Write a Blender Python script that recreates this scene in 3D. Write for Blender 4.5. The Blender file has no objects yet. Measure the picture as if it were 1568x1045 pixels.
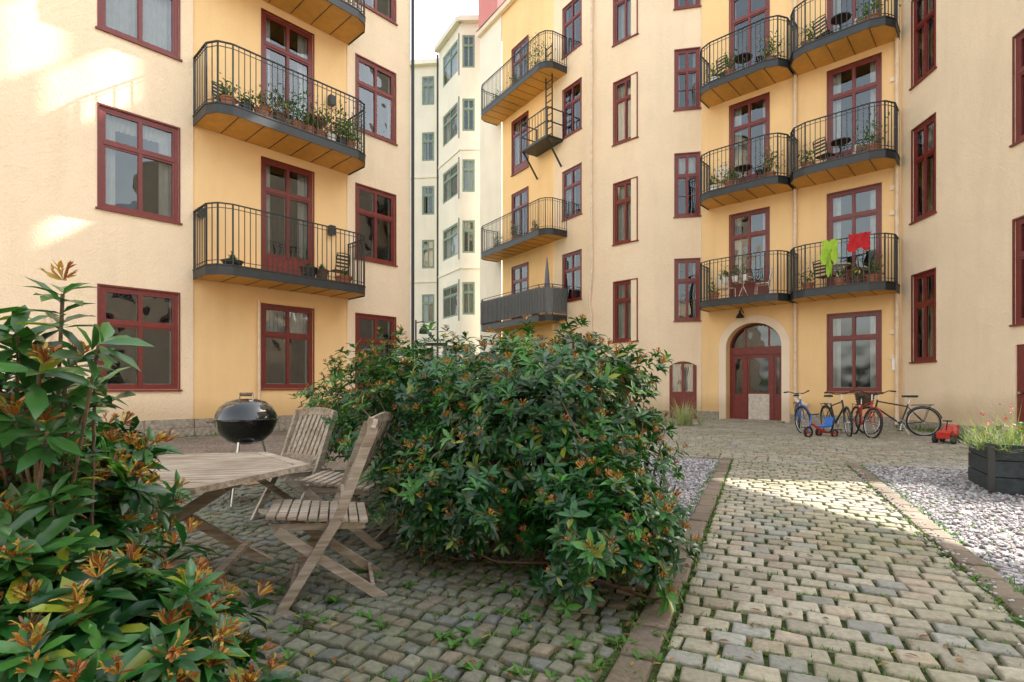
import bpy, math, random
import numpy as np
from mathutils import Vector, Matrix, noise
random.seed(7); rng=np.random.default_rng(7)
scene=bpy.context.scene
V=Vector
F=823.0; CX=784.0; CH=1.15
# ------------------------------------------------------------------ materials
def newmat(name):
    m=bpy.data.materials.new(name); m.use_nodes=True
    nt=m.node_tree; nt.nodes.clear()
    out=nt.nodes.new('ShaderNodeOutputMaterial')
    return m,nt,out
def nd(nt,t,**k):
    n=nt.nodes.new(t)
    for a,b in k.items():
        if a in n.inputs.keys(): n.inputs[a].default_value=b
        else: setattr(n,a,b)
    return n
def pos(nt,scale=(1,1,1)):
    g=nt.nodes.new('ShaderNodeNewGeometry')
    mp=nt.nodes.new('ShaderNodeMapping'); mp.inputs['Scale'].default_value=scale
    nt.links.new(g.outputs['Position'],mp.inputs['Vector'])
    return mp.outputs[0]
def ramp(nt,fac,stops):
    r=nt.nodes.new('ShaderNodeValToRGB'); e=r.color_ramp.elements
    while len(e)<len(stops): e.new(0.5)
    for i,(p,c) in enumerate(stops):
        e[i].position=p; e[i].color=(*c,1) if len(c)==3 else c
    nt.links.new(fac,r.inputs[0]); return r.outputs[0]
def mul(nt,a,b,f=1.0,mode='MULTIPLY'):
    m=nt.nodes.new('ShaderNodeMixRGB'); m.blend_type=mode; m.inputs[0].default_value=f
    for s,i in ((a,1),(b,2)):
        if isinstance(s,tuple): m.inputs[i].default_value=(*s,1)
        else: nt.links.new(s,m.inputs[i])
    return m.outputs[0]
def simple(name,col,rough=.6,metal=0,var=.12,scale=6,bump=0,bscale=60,spec=.5,coat=0):
    m,nt,out=newmat(name)
    b=nt.nodes.new('ShaderNodeBsdfPrincipled'); b.inputs['Roughness'].default_value=rough
    b.inputs['Metallic'].default_value=metal; b.inputs['Specular IOR Level'].default_value=spec
    b.inputs['Coat Weight'].default_value=coat
    n=nd(nt,'ShaderNodeTexNoise',Scale=scale,Detail=5.0); nt.links.new(pos(nt),n.inputs['Vector'])
    r=ramp(nt,n.outputs[0],[(.3,tuple(c*(1-var) for c in col)),(.7,tuple(min(1,c*(1+var)) for c in col))])
    nt.links.new(r,b.inputs['Base Color'])
    if bump:
        n2=nd(nt,'ShaderNodeTexNoise',Scale=bscale,Detail=4.0); nt.links.new(pos(nt),n2.inputs['Vector'])
        bp=nd(nt,'ShaderNodeBump',Strength=bump,Distance=.02); nt.links.new(n2.outputs[0],bp.inputs['Height'])
        nt.links.new(bp.outputs[0],b.inputs['Normal'])
    nt.links.new(b.outputs[0],out.inputs[0]); return m
def plaster(name,col,bump=.5,scale=28):
    m,nt,out=newmat(name)
    b=nt.nodes.new('ShaderNodeBsdfPrincipled'); b.inputs['Roughness'].default_value=.9; b.inputs['Specular IOR Level'].default_value=.15
    p=pos(nt)
    n=nd(nt,'ShaderNodeTexNoise',Scale=.55,Detail=6.0,Roughness=.6); nt.links.new(p,n.inputs['Vector'])
    r=ramp(nt,n.outputs[0],[(.3,tuple(c*.93 for c in col)),(.7,tuple(min(1,c*1.03) for c in col))])
    st=nd(nt,'ShaderNodeTexNoise',Scale=1.0,Detail=5.0,Roughness=.65); nt.links.new(pos(nt,(1.6,1.6,.22)),st.inputs['Vector'])
    r2=ramp(nt,st.outputs[0],[(.30,(.90,.89,.87)),(.52,(1,1,1))])
    c=mul(nt,r,r2,.55)
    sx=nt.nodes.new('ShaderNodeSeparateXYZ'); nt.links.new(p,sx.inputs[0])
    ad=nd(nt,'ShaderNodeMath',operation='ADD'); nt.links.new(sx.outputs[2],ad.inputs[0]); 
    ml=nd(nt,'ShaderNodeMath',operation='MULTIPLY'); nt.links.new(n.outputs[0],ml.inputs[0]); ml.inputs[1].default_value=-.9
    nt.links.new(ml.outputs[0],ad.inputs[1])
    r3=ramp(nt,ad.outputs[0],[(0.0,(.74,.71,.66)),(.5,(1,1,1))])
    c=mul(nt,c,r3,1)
    fg=nd(nt,'ShaderNodeTexNoise',Scale=float(scale)*1.5,Detail=4.0); nt.links.new(p,fg.inputs['Vector'])
    c=mul(nt,c,ramp(nt,fg.outputs[0],[(.35,(.93,.92,.91)),(.6,(1,1,1))]),min(1,bump*1.6))
    nt.links.new(c,b.inputs['Base Color'])
    v=nd(nt,'ShaderNodeTexNoise',Scale=float(scale),Detail=3.0,Roughness=.55); nt.links.new(p,v.inputs['Vector'])
    v2=nd(nt,'ShaderNodeTexNoise',Scale=float(scale)*.25,Detail=3.0); nt.links.new(p,v2.inputs['Vector'])
    s=nd(nt,'ShaderNodeMath',operation='ADD'); nt.links.new(v.outputs[0],s.inputs[0]); nt.links.new(v2.outputs[0],s.inputs[1])
    bp=nd(nt,'ShaderNodeBump',Strength=bump,Distance=.024); nt.links.new(s.outputs[0],bp.inputs['Height'])
    nt.links.new(bp.outputs[0],b.inputs['Normal']); nt.links.new(b.outputs[0],out.inputs[0]); return m
def glassmat():
    m,nt,out=newmat('window_glass')
    t=nd(nt,'ShaderNodeBsdfTransparent'); t.inputs[0].default_value=(.80,.84,.84,1)
    g=nd(nt,'ShaderNodeBsdfGlossy'); g.inputs['Roughness'].default_value=.015; g.inputs[0].default_value=(.88,.94,1,1)
    n=nd(nt,'ShaderNodeTexNoise',Scale=1.6,Detail=1.0); nt.links.new(pos(nt),n.inputs['Vector'])
    bp=nd(nt,'ShaderNodeBump',Strength=.3,Distance=.05); nt.links.new(n.outputs[0],bp.inputs['Height']); nt.links.new(bp.outputs[0],g.inputs['Normal'])
    f=nd(nt,'ShaderNodeFresnel'); f.inputs[0].default_value=1.9
    mx=nd(nt,'ShaderNodeMixShader'); nt.links.new(f.outputs[0],mx.inputs[0]); nt.links.new(t.outputs[0],mx.inputs[1]); nt.links.new(g.outputs[0],mx.inputs[2])
    nt.links.new(mx.outputs[0],out.inputs[0]); return m
def attrmat(name,rough=.5,spec=.5,trans=0,bump=0,bscale=80,mott=.25,mscale=25,moss=False):
    m,nt,out=newmat(name)
    b=nt.nodes.new('ShaderNodeBsdfPrincipled'); b.inputs['Roughness'].default_value=rough; b.inputs['Specular IOR Level'].default_value=spec
    a=nt.nodes.new('ShaderNodeVertexColor'); a.layer_name='Col'
    n=nd(nt,'ShaderNodeTexNoise',Scale=float(mscale),Detail=4.0); nt.links.new(pos(nt),n.inputs['Vector'])
    r=ramp(nt,n.outputs[0],[(.3,(1-mott,)*3),(.7,(1,1,1))])
    c=mul(nt,a.outputs[0],r)
    if moss:
        n3=nd(nt,'ShaderNodeTexNoise',Scale=.9,Detail=6.0,Roughness=.7); nt.links.new(pos(nt),n3.inputs['Vector'])
        c=mul(nt,c,ramp(nt,n3.outputs[0],[(.35,(.66,.70,.52)),(.58,(1,1,1))]),.8)
    nt.links.new(c,b.inputs['Base Color'])
    if bump:
        n2=nd(nt,'ShaderNodeTexNoise',Scale=float(bscale),Detail=4.0); nt.links.new(pos(nt),n2.inputs['Vector'])
        bp=nd(nt,'ShaderNodeBump',Strength=bump,Distance=.008); nt.links.new(n2.outputs[0],bp.inputs['Height']); nt.links.new(bp.outputs[0],b.inputs['Normal'])
    if trans:
        t=nd(nt,'ShaderNodeBsdfTranslucent'); c2=mul(nt,c,(1.6,1.9,.7)); nt.links.new(c2,t.inputs[0])
        mx=nd(nt,'ShaderNodeMixShader'); mx.inputs[0].default_value=trans
        nt.links.new(b.outputs[0],mx.inputs[1]); nt.links.new(t.outputs[0],mx.inputs[2]); nt.links.new(mx.outputs[0],out.inputs[0])
    else: nt.links.new(b.outputs[0],out.inputs[0])
    return m
def groundmat(name,c1,c2,c3,vs=40,bump=.6):
    m,nt,out=newmat(name)
    b=nt.nodes.new('ShaderNodeBsdfPrincipled'); b.inputs['Roughness'].default_value=.95; b.inputs['Specular IOR Level'].default_value=.2
    p=pos(nt)
    v=nd(nt,'ShaderNodeTexVoronoi',Scale=float(vs)); nt.links.new(p,v.inputs['Vector'])
    bw=nt.nodes.new('ShaderNodeRGBToBW'); nt.links.new(v.outputs['Color'],bw.inputs[0])
    r=ramp(nt,bw.outputs[0],[(.1,c1),(.5,c2),(.9,c3)])
    n=nd(nt,'ShaderNodeTexNoise',Scale=1.2,Detail=6.0); nt.links.new(p,n.inputs['Vector'])
    r2=ramp(nt,n.outputs[0],[(.3,(.7,.7,.67)),(.65,(1,1,1))])
    c=mul(nt,r,r2); nt.links.new(c,b.inputs['Base Color'])
    bp=nd(nt,'ShaderNodeBump',Strength=bump,Distance=.02,invert=True); nt.links.new(v.outputs['Distance'],bp.inputs['Height'])
    nt.links.new(bp.outputs[0],b.inputs['Normal']); nt.links.new(b.outputs[0],out.inputs[0]); return m
M={}
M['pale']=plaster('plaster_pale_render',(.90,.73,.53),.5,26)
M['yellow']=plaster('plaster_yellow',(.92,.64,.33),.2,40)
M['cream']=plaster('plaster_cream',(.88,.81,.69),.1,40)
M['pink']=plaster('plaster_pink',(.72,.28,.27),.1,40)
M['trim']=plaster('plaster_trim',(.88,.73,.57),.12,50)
M['red']=simple('oxblood_paint',(.17,.023,.018),.38,var=.15,scale=9)
M['green']=simple('green_grey_paint',(.22,.30,.22),.5)
M['glass']=glassmat()
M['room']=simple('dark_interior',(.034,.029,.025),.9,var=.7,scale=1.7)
M['curtain']=simple('curtain_linen',(.74,.72,.68),.9,var=.08)
M['steel']=simple('dark_painted_steel',(.020,.024,.026),.45,var=.2)
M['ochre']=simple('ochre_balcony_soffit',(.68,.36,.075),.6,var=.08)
M['stone']=simple('granite_plinth',(.30,.26,.21),.85,var=.35,scale=14,bump=.6,bscale=30)
M['pipe']=simple('beige_pipe',(.74,.58,.42),.45)
M['greypanel']=simple('grey_panel',(.14,.145,.15),.5)
M['black']=simple('black_enamel',(.008,.008,.009),.12,var=.1,coat=.6)
M['chrome']=simple('metal_grey',(.5,.5,.5),.3,metal=1)
M['rubber']=simple('rubber',(.02,.02,.02),.8)
M['white']=simple('white_paint',(.78,.78,.76),.5,var=.04)
M['bikeblue']=simple('bike_blue',(.03,.10,.35),.3); M['bikered']=simple('bike_red',(.35,.02,.02),.3); M['bikedark']=simple('bike_black',(.02,.02,.022),.3)
M['toyred']=simple('toy_red',(.5,.03,.02),.35); M['toyblue']=simple('toy_blue',(.03,.15,.5),.35)
M['terra']=simple('terracotta',(.35,.13,.06),.8)
M['wicker']=simple('wicker',(.10,.06,.03),.8,var=.4,scale=60)
M['planter']=simple('planter_blackgreen_wood',(.022,.033,.038),.7,var=.45,scale=12,bump=.5)
M['towelg']=simple('green_towel',(.34,.52,.05),.9); M['towelr']=simple('red_towel',(.45,.015,.02),.9)
M['zinc']=simple('roof_metal',(.30,.31,.32),.5)
M['kick']=simple('door_kick_plate',(.55,.50,.43),.4,var=.2,scale=12)
def woodmat():
    m,nt,out=newmat('weathered_teak')
    b=nt.nodes.new('ShaderNodeBsdfPrincipled'); b.inputs['Roughness'].default_value=.75; b.inputs['Specular IOR Level'].default_value=.25
    tc=nt.nodes.new('ShaderNodeTexCoord'); mp=nt.nodes.new('ShaderNodeMapping'); mp.inputs['Scale'].default_value=(3,40,40)
    nt.links.new(tc.outputs['Object'],mp.inputs[0])
    n=nd(nt,'ShaderNodeTexNoise',Scale=1.0,Detail=6.0,Roughness=.6); nt.links.new(mp.outputs[0],n.inputs['Vector'])
    r=ramp(nt,n.outputs[0],[(.25,(.18,.13,.09)),(.5,(.38,.32,.255)),(.75,(.56,.50,.43))])
    n2=nd(nt,'ShaderNodeTexNoise',Scale=5.0,Detail=4.0); nt.links.new(tc.outputs['Object'],n2.inputs['Vector'])
    r2=ramp(nt,n2.outputs[0],[(.3,(.66,.60,.54)),(.7,(1,1,1))])
    nt.links.new(mul(nt,r,r2),b.inputs['Base Color'])
    bp=nd(nt,'ShaderNodeBump',Strength=.3,Distance=.005); nt.links.new(n.outputs[0],bp.inputs['Height']); nt.links.new(bp.outputs[0],b.inputs['Normal'])
    nt.links.new(b.outputs[0],out.inputs[0]); return m
M['wood']=woodmat()
M['leaf']=attrmat('rhododendron_leaves',.28,.55,.22,mott=.2,mscale=30)
M['grass']=attrmat('grass_blades',.6,.3,.3,mott=.2)
M['bark']=simple('bark',(.15,.10,.065),.9,var=.4,scale=30)
M['sett']=attrmat('granite_setts',.82,.3,0,bump=.6,bscale=70,mott=.3,mscale=38,moss=True)
M['stones']=attrmat('gravel_stones',.85,.3,0,mott=.2,mscale=60)
M['soil']=groundmat('joint_soil_moss',(.025,.04,.010),(.045,.07,.016),(.085,.10,.035),60,.5)
M['gravel']=groundmat('gravel_bed',(.15,.135,.145),(.32,.29,.30),(.54,.51,.51),34,.9)
M['bark_mulch']=groundmat('brown_gravel_strip',(.12,.09,.07),(.22,.175,.14),(.34,.28,.23),36,.8)
# ------------------------------------------------------------------ mesh builder
class MB:
    def __init__(s): s.v=[];s.f=[];s.m=[]
    def add(s,vs,fs,mi=0):
        o=len(s.v); s.v+= [tuple(v) for v in vs]; s.f+=[tuple(i+o for i in f) for f in fs]; s.m+=[mi]*len(fs)
    def box8(s,p,mi=0):
        s.add(p,[(0,3,2,1),(4,5,6,7),(0,1,5,4),(1,2,6,5),(2,3,7,6),(3,0,4,7)],mi)
    def box(s,a,b,mi=0):
        x0,y0,z0=a;x1,y1,z1=b
        s.box8([(x0,y0,z0),(x1,y0,z0),(x1,y1,z0),(x0,y1,z0),(x0,y0,z1),(x1,y0,z1),(x1,y1,z1),(x0,y1,z1)],mi)
    def beam(s,p0,p1,w,h,side,mi=0):
        p0=V(p0);p1=V(p1);a=(p1-p0).normalized();sd=V(side);sd=(sd-a*sd.dot(a)).normalized();t=a.cross(sd)
        A=sd*w/2;B=t*h/2
        s.box8([p0-A-B,p0+A-B,p0+A+B,p0-A+B,p1-A-B,p1+A-B,p1+A+B,p1-A+B],mi)
    def tube(s,pts,r,n=6,mi=0,closed=False,r1=None):
        pts=[V(p) for p in pts];N=len(pts);o=len(s.v);prev=None
        for i,p in enumerate(pts):
            if closed: t=pts[(i+1)%N]-pts[i-1]
            else: t=pts[min(i+1,N-1)]-pts[max(i-1,0)]
            t.normalize()
            if prev is None:
                a=V((0,0,1)) if abs(t.z)<.9 else V((1,0,0)); x=t.cross(a).normalized()
            else:
                x=(prev-t*prev.dot(t)).normalized()
            prev=x;y=t.cross(x); rr=r if r1 is None else r+(r1-r)*i/max(1,N-1)
            for k in range(n):
                an=2*math.pi*k/n; s.v.append(tuple(p+x*math.cos(an)*rr+y*math.sin(an)*rr))
        for i in range(N if closed else N-1):
            j=(i+1)%N
            for k in range(n):
                k2=(k+1)%n; s.f.append((o+i*n+k,o+i*n+k2,o+j*n+k2,o+j*n+k)); s.m.append(mi)
        if not closed:
            s.f.append(tuple(o+k for k in reversed(range(n)))); s.f.append(tuple(o+(N-1)*n+k for k in range(n))); s.m+=[mi,mi]
    def lathe(s,c,prof,n=28,mi=0):
        o=len(s.v);c=V(c)
        for r,z in prof:
            for k in range(n):
                a=2*math.pi*k/n; s.v.append((c.x+r*math.cos(a),c.y+r*math.sin(a),c.z+z))
        for i in range(len(prof)-1):
            for k in range(n):
                k2=(k+1)%n; s.f.append((o+i*n+k,o+i*n+k2,o+(i+1)*n+k2,o+(i+1)*n+k)); s.m.append(mi)
    def obj(s,name,mats,parent=None,smooth=False,mat=None):
        if not s.v: return None
        me=bpy.data.meshes.new(name)
        v=s.v
        if mat is not None:
            inv=mat.inverted(); v=[tuple(inv@V(p)) for p in v]
        me.from_pydata(v,[],s.f); 
        for m in mats: me.materials.append(m)
        me.polygons.foreach_set('material_index',s.m)
        if smooth: me.polygons.foreach_set('use_smooth',[True]*len(s.f))
        me.update(); ob=bpy.data.objects.new(name,me); scene.collection.objects.link(ob)
        if mat is not None: ob.matrix_world=mat
        if parent: ob.parent=parent
        if smooth:
            try: me.set_sharp_from_angle(angle=math.radians(40))
            except Exception: pass
        return ob
def empty(name,loc=(0,0,0)):
    e=bpy.data.objects.new(name,None); scene.collection.objects.link(e); e.empty_display_size=.3
    return e
class Wall:
    def __init__(s,p0,p1):
        s.p0=V((p0[0],p0[1],0));s.p1=V((p1[0],p1[1],0));d=s.p1-s.p0;s.L=d.length;s.u=d/s.L;s.n=V((s.u.y,-s.u.x,0))
    def pt(s,u,d,z): 
        p=s.p0+s.u*u+s.n*d; return V((p.x,p.y,z))
    def ua(s,x,d=0):   # distance along the facade where image pixel column x meets it
        k=(x-CX)/F; q=s.p0+s.n*d
        return (k*q.y-q.x)/(s.u.x-k*s.u.y)
class Bld:
    def __init__(s,name): s.name=name; s.e=empty(name); s.parts={}
    def g(s,part,mat,smooth=False):
        k=(part,mat)
        if k not in s.parts: s.parts[k]=(MB(),smooth)
        return s.parts[k][0]
    def finish(s):
        for (part,mat),(mb,sm) in s.parts.items(): mb.obj(part,[M[mat]],s.e,sm)
def wbox(mb,W,u0,u1,d0,d1,z0,z1):
    mb.box8([W.pt(u0,d0,z0),W.pt(u1,d0,z0),W.pt(u1,d1,z0),W.pt(u0,d1,z0),W.pt(u0,d0,z1),W.pt(u1,d0,z1),W.pt(u1,d1,z1),W.pt(u0,d1,z1)])
def wallgrid(mb,W,u0,u1,z0,z1,ops,d=0,rev=.12):
    us=sorted(set([u0,u1]+[o[0] for o in ops]+[o[1] for o in ops])); zs=sorted(set([z0,z1]+[o[2] for o in ops]+[o[3] for o in ops]))
    us=[u for u in us if u0<=u<=u1]; zs=[z for z in zs if z0<=z<=z1]
    for a,b in zip(us,us[1:]):
        for c,e in zip(zs,zs[1:]):
            mu=(a+b)/2;mz=(c+e)/2
            if any(o[0]<mu<o[1] and o[2]<mz<o[3] for o in ops): continue
            mb.add([W.pt(a,d,c),W.pt(b,d,c),W.pt(b,d,e),W.pt(a,d,e)],[(0,1,2,3)])
    if rev:
        for a,b,c,e in [o[:4] for o in ops]:
            if e>z1: e=z1
            q=[(a,c),(b,c),(b,e),(a,e)]
            for i in range(4):
                p,r=q[i],q[(i+1)%4]
                mb.add([W.pt(p[0],d,p[1]),W.pt(p[0],d-rev,p[1]),W.pt(r[0],d-rev,r[1]),W.pt(r[0],d,r[1])],[(0,1,2,3)])
def window(B,W,u0,u1,z0,z1,cols=2,tr=.66,panel=0,fr='red',d=0,cur=None,cas=True,sub=0,depth=1.3):
    f=B.g('window_frames',fr);g=B.g('window_glass','glass');rm=B.g('window_interiors','room')
    D0=d-.10;D1=d-.03
    cw=.07
    wbox(f,W,u0,u0+cw,D0,D1,z0,z1);wbox(f,W,u1-cw,u1,D0,D1,z0,z1)
    wbox(f,W,u0+cw,u1-cw,D0,D1,z1-cw,z1);wbox(f,W,u0+cw,u1-cw,D0,D1,z0,z0+cw)
    iu0=u0+cw;iu1=u1-cw;iz0=z0+cw;iz1=z1-cw
    if panel:
        wbox(f,W,iu0,iu1,D0+.015,D1-.02,iz0,iz0+panel)
        wbox(f,W,iu0+.1,iu1-.1,D1-.02,D1-.008,iz0+.1,iz0+panel-.1)
        iz0+=panel
    zt=iz0+(iz1-iz0)*tr
    if tr<1: wbox(f,W,iu0,iu1,D0+.004,D1+.012,zt-.035,zt+.035)
    else: zt=iz1+.035
    w=(iu1-iu0)/cols
    for c in range(cols):
        a=iu0+w*c;b=a+w
        for (q,r) in ([(iz0,zt-.035)]+([(zt+.035,iz1)] if tr<1 else [])):
            s=.045
            wbox(f,W,a+.002,a+s,D0+.012,D1-.006,q,r);wbox(f,W,b-s,b-.002,D0+.012,D1-.006,q,r)
            wbox(f,W,a+s,b-s,D0+.012,D1-.006,q,q+s);wbox(f,W,a+s,b-s,D0+.012,D1-.006,r-s,r)
            if sub:
                for k in range(1,sub):
                    zz=q+(r-q)*k/sub; 
                    if r-q>.8: wbox(f,W,a+s,b-s,D0+.02,D1-.012,zz-.012,zz+.012)
            e1=random.uniform(-.010,.010);e2=random.uniform(-.010,.010);dg=D0+.035
            g.add([W.pt(a+s,dg+e1,q+s),W.pt(b-s,dg-e1,q+s),W.pt(b-s,dg-e1+e2,r-s),W.pt(a+s,dg+e1+e2,r-s)],[(0,1,2,3)])
        if c: wbox(f,W,a-.03,a+.03,D0+.006,D1+.006,iz0,iz1)
    if cas:
        t=B.g('window_casings',fr)
        e=.035
        wbox(t,W,u0-e,u0,d-.02,d+.014,z0,z1+e);wbox(t,W,u1,u1+e,d-.02,d+.014,z0,z1+e);wbox(t,W,u0,u1,d-.02,d+.014,z1,z1+e)
        wbox(t,W,u0-.07,u1+.07,d-.06,d+.05,z0-.04,z0-.004)
    if cas and depth>1:
        wi=B.g('inner_sashes','white'); dI=d-.19
        for uu in (u0+.10,(u0+u1)/2,u1-.10): wbox(wi,W,uu-.025,uu+.025,dI-.02,dI,iz0,iz1)
        wbox(wi,W,u0+.1,u1-.1,dI-.021,dI-.001,iz0,iz0+.06);
        if tr<1: wbox(wi,W,u0+.1,u1-.1,dI-.021,dI-.001,zt-.02,zt+.02)
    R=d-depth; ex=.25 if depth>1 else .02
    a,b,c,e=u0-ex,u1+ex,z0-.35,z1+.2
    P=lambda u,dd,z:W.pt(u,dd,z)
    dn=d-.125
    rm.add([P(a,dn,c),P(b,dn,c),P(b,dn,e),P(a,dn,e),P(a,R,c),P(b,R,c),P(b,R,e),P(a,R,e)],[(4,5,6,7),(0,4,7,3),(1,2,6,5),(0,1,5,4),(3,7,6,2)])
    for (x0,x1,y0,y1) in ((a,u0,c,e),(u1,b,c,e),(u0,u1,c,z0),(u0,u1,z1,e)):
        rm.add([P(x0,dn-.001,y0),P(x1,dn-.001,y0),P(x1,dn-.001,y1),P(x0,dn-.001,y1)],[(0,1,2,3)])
    k=cur if cur is not None else random.choice([0,1,1,1,2,0,4,6])
    cm=B.g('curtains','curtain')
    def sheet(ua,ub,za,zb):
        n=max(4,int((ub-ua)/.05));
        for i in range(n):
            x0=ua+(ub-ua)*i/n;x1=ua+(ub-ua)*(i+1)/n
            q0=d-.27+(.025 if i%2 else -.02);q1=d-.27+(.025 if (i+1)%2 else -.02)
            cm.add([P(x0,q0,za),P(x1,q1,za),P(x1,q1,zb),P(x0,q0,zb)],[(0,1,2,3)])
    W_=u1-u0
    if k in(1,6): sheet(u0+.02,u0+.22*W_,z0,z1);sheet(u1-.22*W_,u1-.02,z0,z1)
    if k==2: sheet(u0+.02,u1-.02,z1-(z1-z0)*random.uniform(.2,.4),z1)
    if k==3: sheet(u0+.02,u1-.02,z0,z0+(z1-z0)*.45)
    if k==4: sheet(u0+.02,u0+.2*W_,z0,z1)
    if k==5: sheet(u0+.02,u1-.02,z0,z1)
    if k==6: sheet(u0+.02,u1-.02,z1-.35,z1)
def balcony(B,W,u0,u1,zb,depth=1.15,ch=.4,rail=1.33,rim=.24,style='bars'):
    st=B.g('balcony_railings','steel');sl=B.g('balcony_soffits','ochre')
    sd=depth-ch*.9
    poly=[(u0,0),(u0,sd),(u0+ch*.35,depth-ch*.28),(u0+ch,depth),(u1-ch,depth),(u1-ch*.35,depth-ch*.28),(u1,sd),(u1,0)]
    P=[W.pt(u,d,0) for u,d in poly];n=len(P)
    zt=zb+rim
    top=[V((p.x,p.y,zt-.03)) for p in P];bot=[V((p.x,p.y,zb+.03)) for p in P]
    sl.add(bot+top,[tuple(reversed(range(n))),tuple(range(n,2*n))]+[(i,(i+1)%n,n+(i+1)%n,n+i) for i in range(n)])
    k=int((u1-u0)/.62)
    for i in range(1,k+1):
        uu=u0+(u1-u0)*i/(k+1); dd=depth-.05 if ch<uu-u0<(u1-u0-ch) else sd
        wbox(st,W,uu-.006,uu+.006,.02,dd,zb+.018,zb+.034)
    nrm=V((0,0,1))
    for i in range(n-1):
        a,b=P[i],P[i+1]; z=lambda p,h:V((p.x,p.y,h))
        dr=(b-a).normalized(); sn=dr.cross(nrm)
        ea=a-dr*.006;eb=b+dr*.006
        st.beam(z(ea,(zb+zt)/2)+sn*.014,z(eb,(zb+zt)/2)+sn*.014,.02,rim,sn)
        st.beam(z(a,zt+.02)+sn*.012,z(b,zt+.02)+sn*.012,.05,.03,sn)
        st.beam(z(a,zt+rail),z(b,zt+rail),.045,.022,sn)
        st.beam(z(a,zt+rail-.1),z(b,zt+rail-.1),.014,.014,sn)
        st.beam(z(a,zt+.12),z(b,zt+.12),.014,.014,sn)
        L=(b-a).length; m=max(1,int(round(L/.125)))
        for j in range(m+1):
            p=a+(b-a)*j/m; w=.03 if j in(0,m) else .016
            if style=='solid' and j not in(0,m): continue
            st.beam(z(p,zt+.03),z(p,zt+rail),w,w,sn)
        if style=='solid':
            pm=B.g('balcony_panels','greypanel')
            pm.beam(z(a,zt+.08+(rail-.2)/2)+sn*.02,z(b,zt+.08+(rail-.2)/2)+sn*.02,.012,rail-.25,sn)
            for j in range(int(L/.12)):
                p=a+(b-a)*(j+.5)/int(L/.12); pm.beam(z(p,zt+.1)+sn*.045,z(p,zt+rail-.13)+sn*.045,.04,.03,sn)
def pipe(B,pts,mat='pipe',r=.055):
    B.g('downpipe',mat,True).tube(pts,r,10)
# ------------------------------------------------------------------ foliage
def leafmesh(name,P,X,Z,L,Wd,C,mat,parent=None,grass=False):
    P=np.asarray(P,float);X=np.asarray(X,float);Z=np.asarray(Z,float);L=np.asarray(L,float);Wd=np.asarray(Wd,float);C=np.asarray(C,float)
    X/=np.linalg.norm(X,axis=1)[:,None]; Y=np.cross(Z,X);Y/=np.linalg.norm(Y,axis=1)[:,None]+1e-9;Z=np.cross(X,Y)
    if grass:
        T=np.array([(0,.5,0),(0,-.5,0),(.5,.4,.0),(.5,-.4,.0),(1,0,-.16)]);Fc=[(0,1,3,2),(2,3,4)]
    else:
        T=np.array([(0,0,0),(.3,.42,.05),(.3,0,0),(.3,-.42,.05),(.68,.5,.01),(.68,0,-.04),(.68,-.5,.01),(1,0,-.14)])
        Fc=[(0,2,1),(0,3,2),(1,2,5,4),(2,3,6,5),(4,5,7),(5,6,7)]
    N=len(P);nv=len(T)
    vs=P[:,None,:]+X[:,None,:]*(T[None,:,0:1]*L[:,None,None])+Y[:,None,:]*(T[None,:,1:2]*Wd[:,None,None])+Z[:,None,:]*(T[None,:,2:3]*L[:,None,None])
    vs=vs.reshape(-1,3)
    me=bpy.data.meshes.new(name)
    lt=[len(f) for f in Fc]; fl=np.concatenate([np.array(f) for f in Fc])
    loops=(fl[None,:]+(np.arange(N)*nv)[:,None]).reshape(-1)
    tot=np.tile(np.array(lt),N);start=np.concatenate([[0],np.cumsum(tot)[:-1]])
    me.vertices.add(len(vs));me.vertices.foreach_set('co',vs.reshape(-1))
    me.loops.add(len(loops));me.loops.foreach_set('vertex_index',loops.astype(np.int32))
    me.polygons.add(len(tot));me.polygons.foreach_set('loop_start',start.astype(np.int32));me.polygons.foreach_set('loop_total',tot.astype(np.int32))
    me.polygons.foreach_set('use_smooth',np.ones(len(tot),dtype=bool))
    me.update();me.validate()
    ca=me.color_attributes.new('Col','FLOAT_COLOR','POINT')
    cc=np.ones((N,nv,4));cc[:,:,:3]=C[:,None,:];ca.data.foreach_set('color',cc.reshape(-1))
    me.materials.append(M[mat]);ob=bpy.data.objects.new(name,me);scene.collection.objects.link(ob)
    if parent: ob.parent=parent
    return ob
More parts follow.
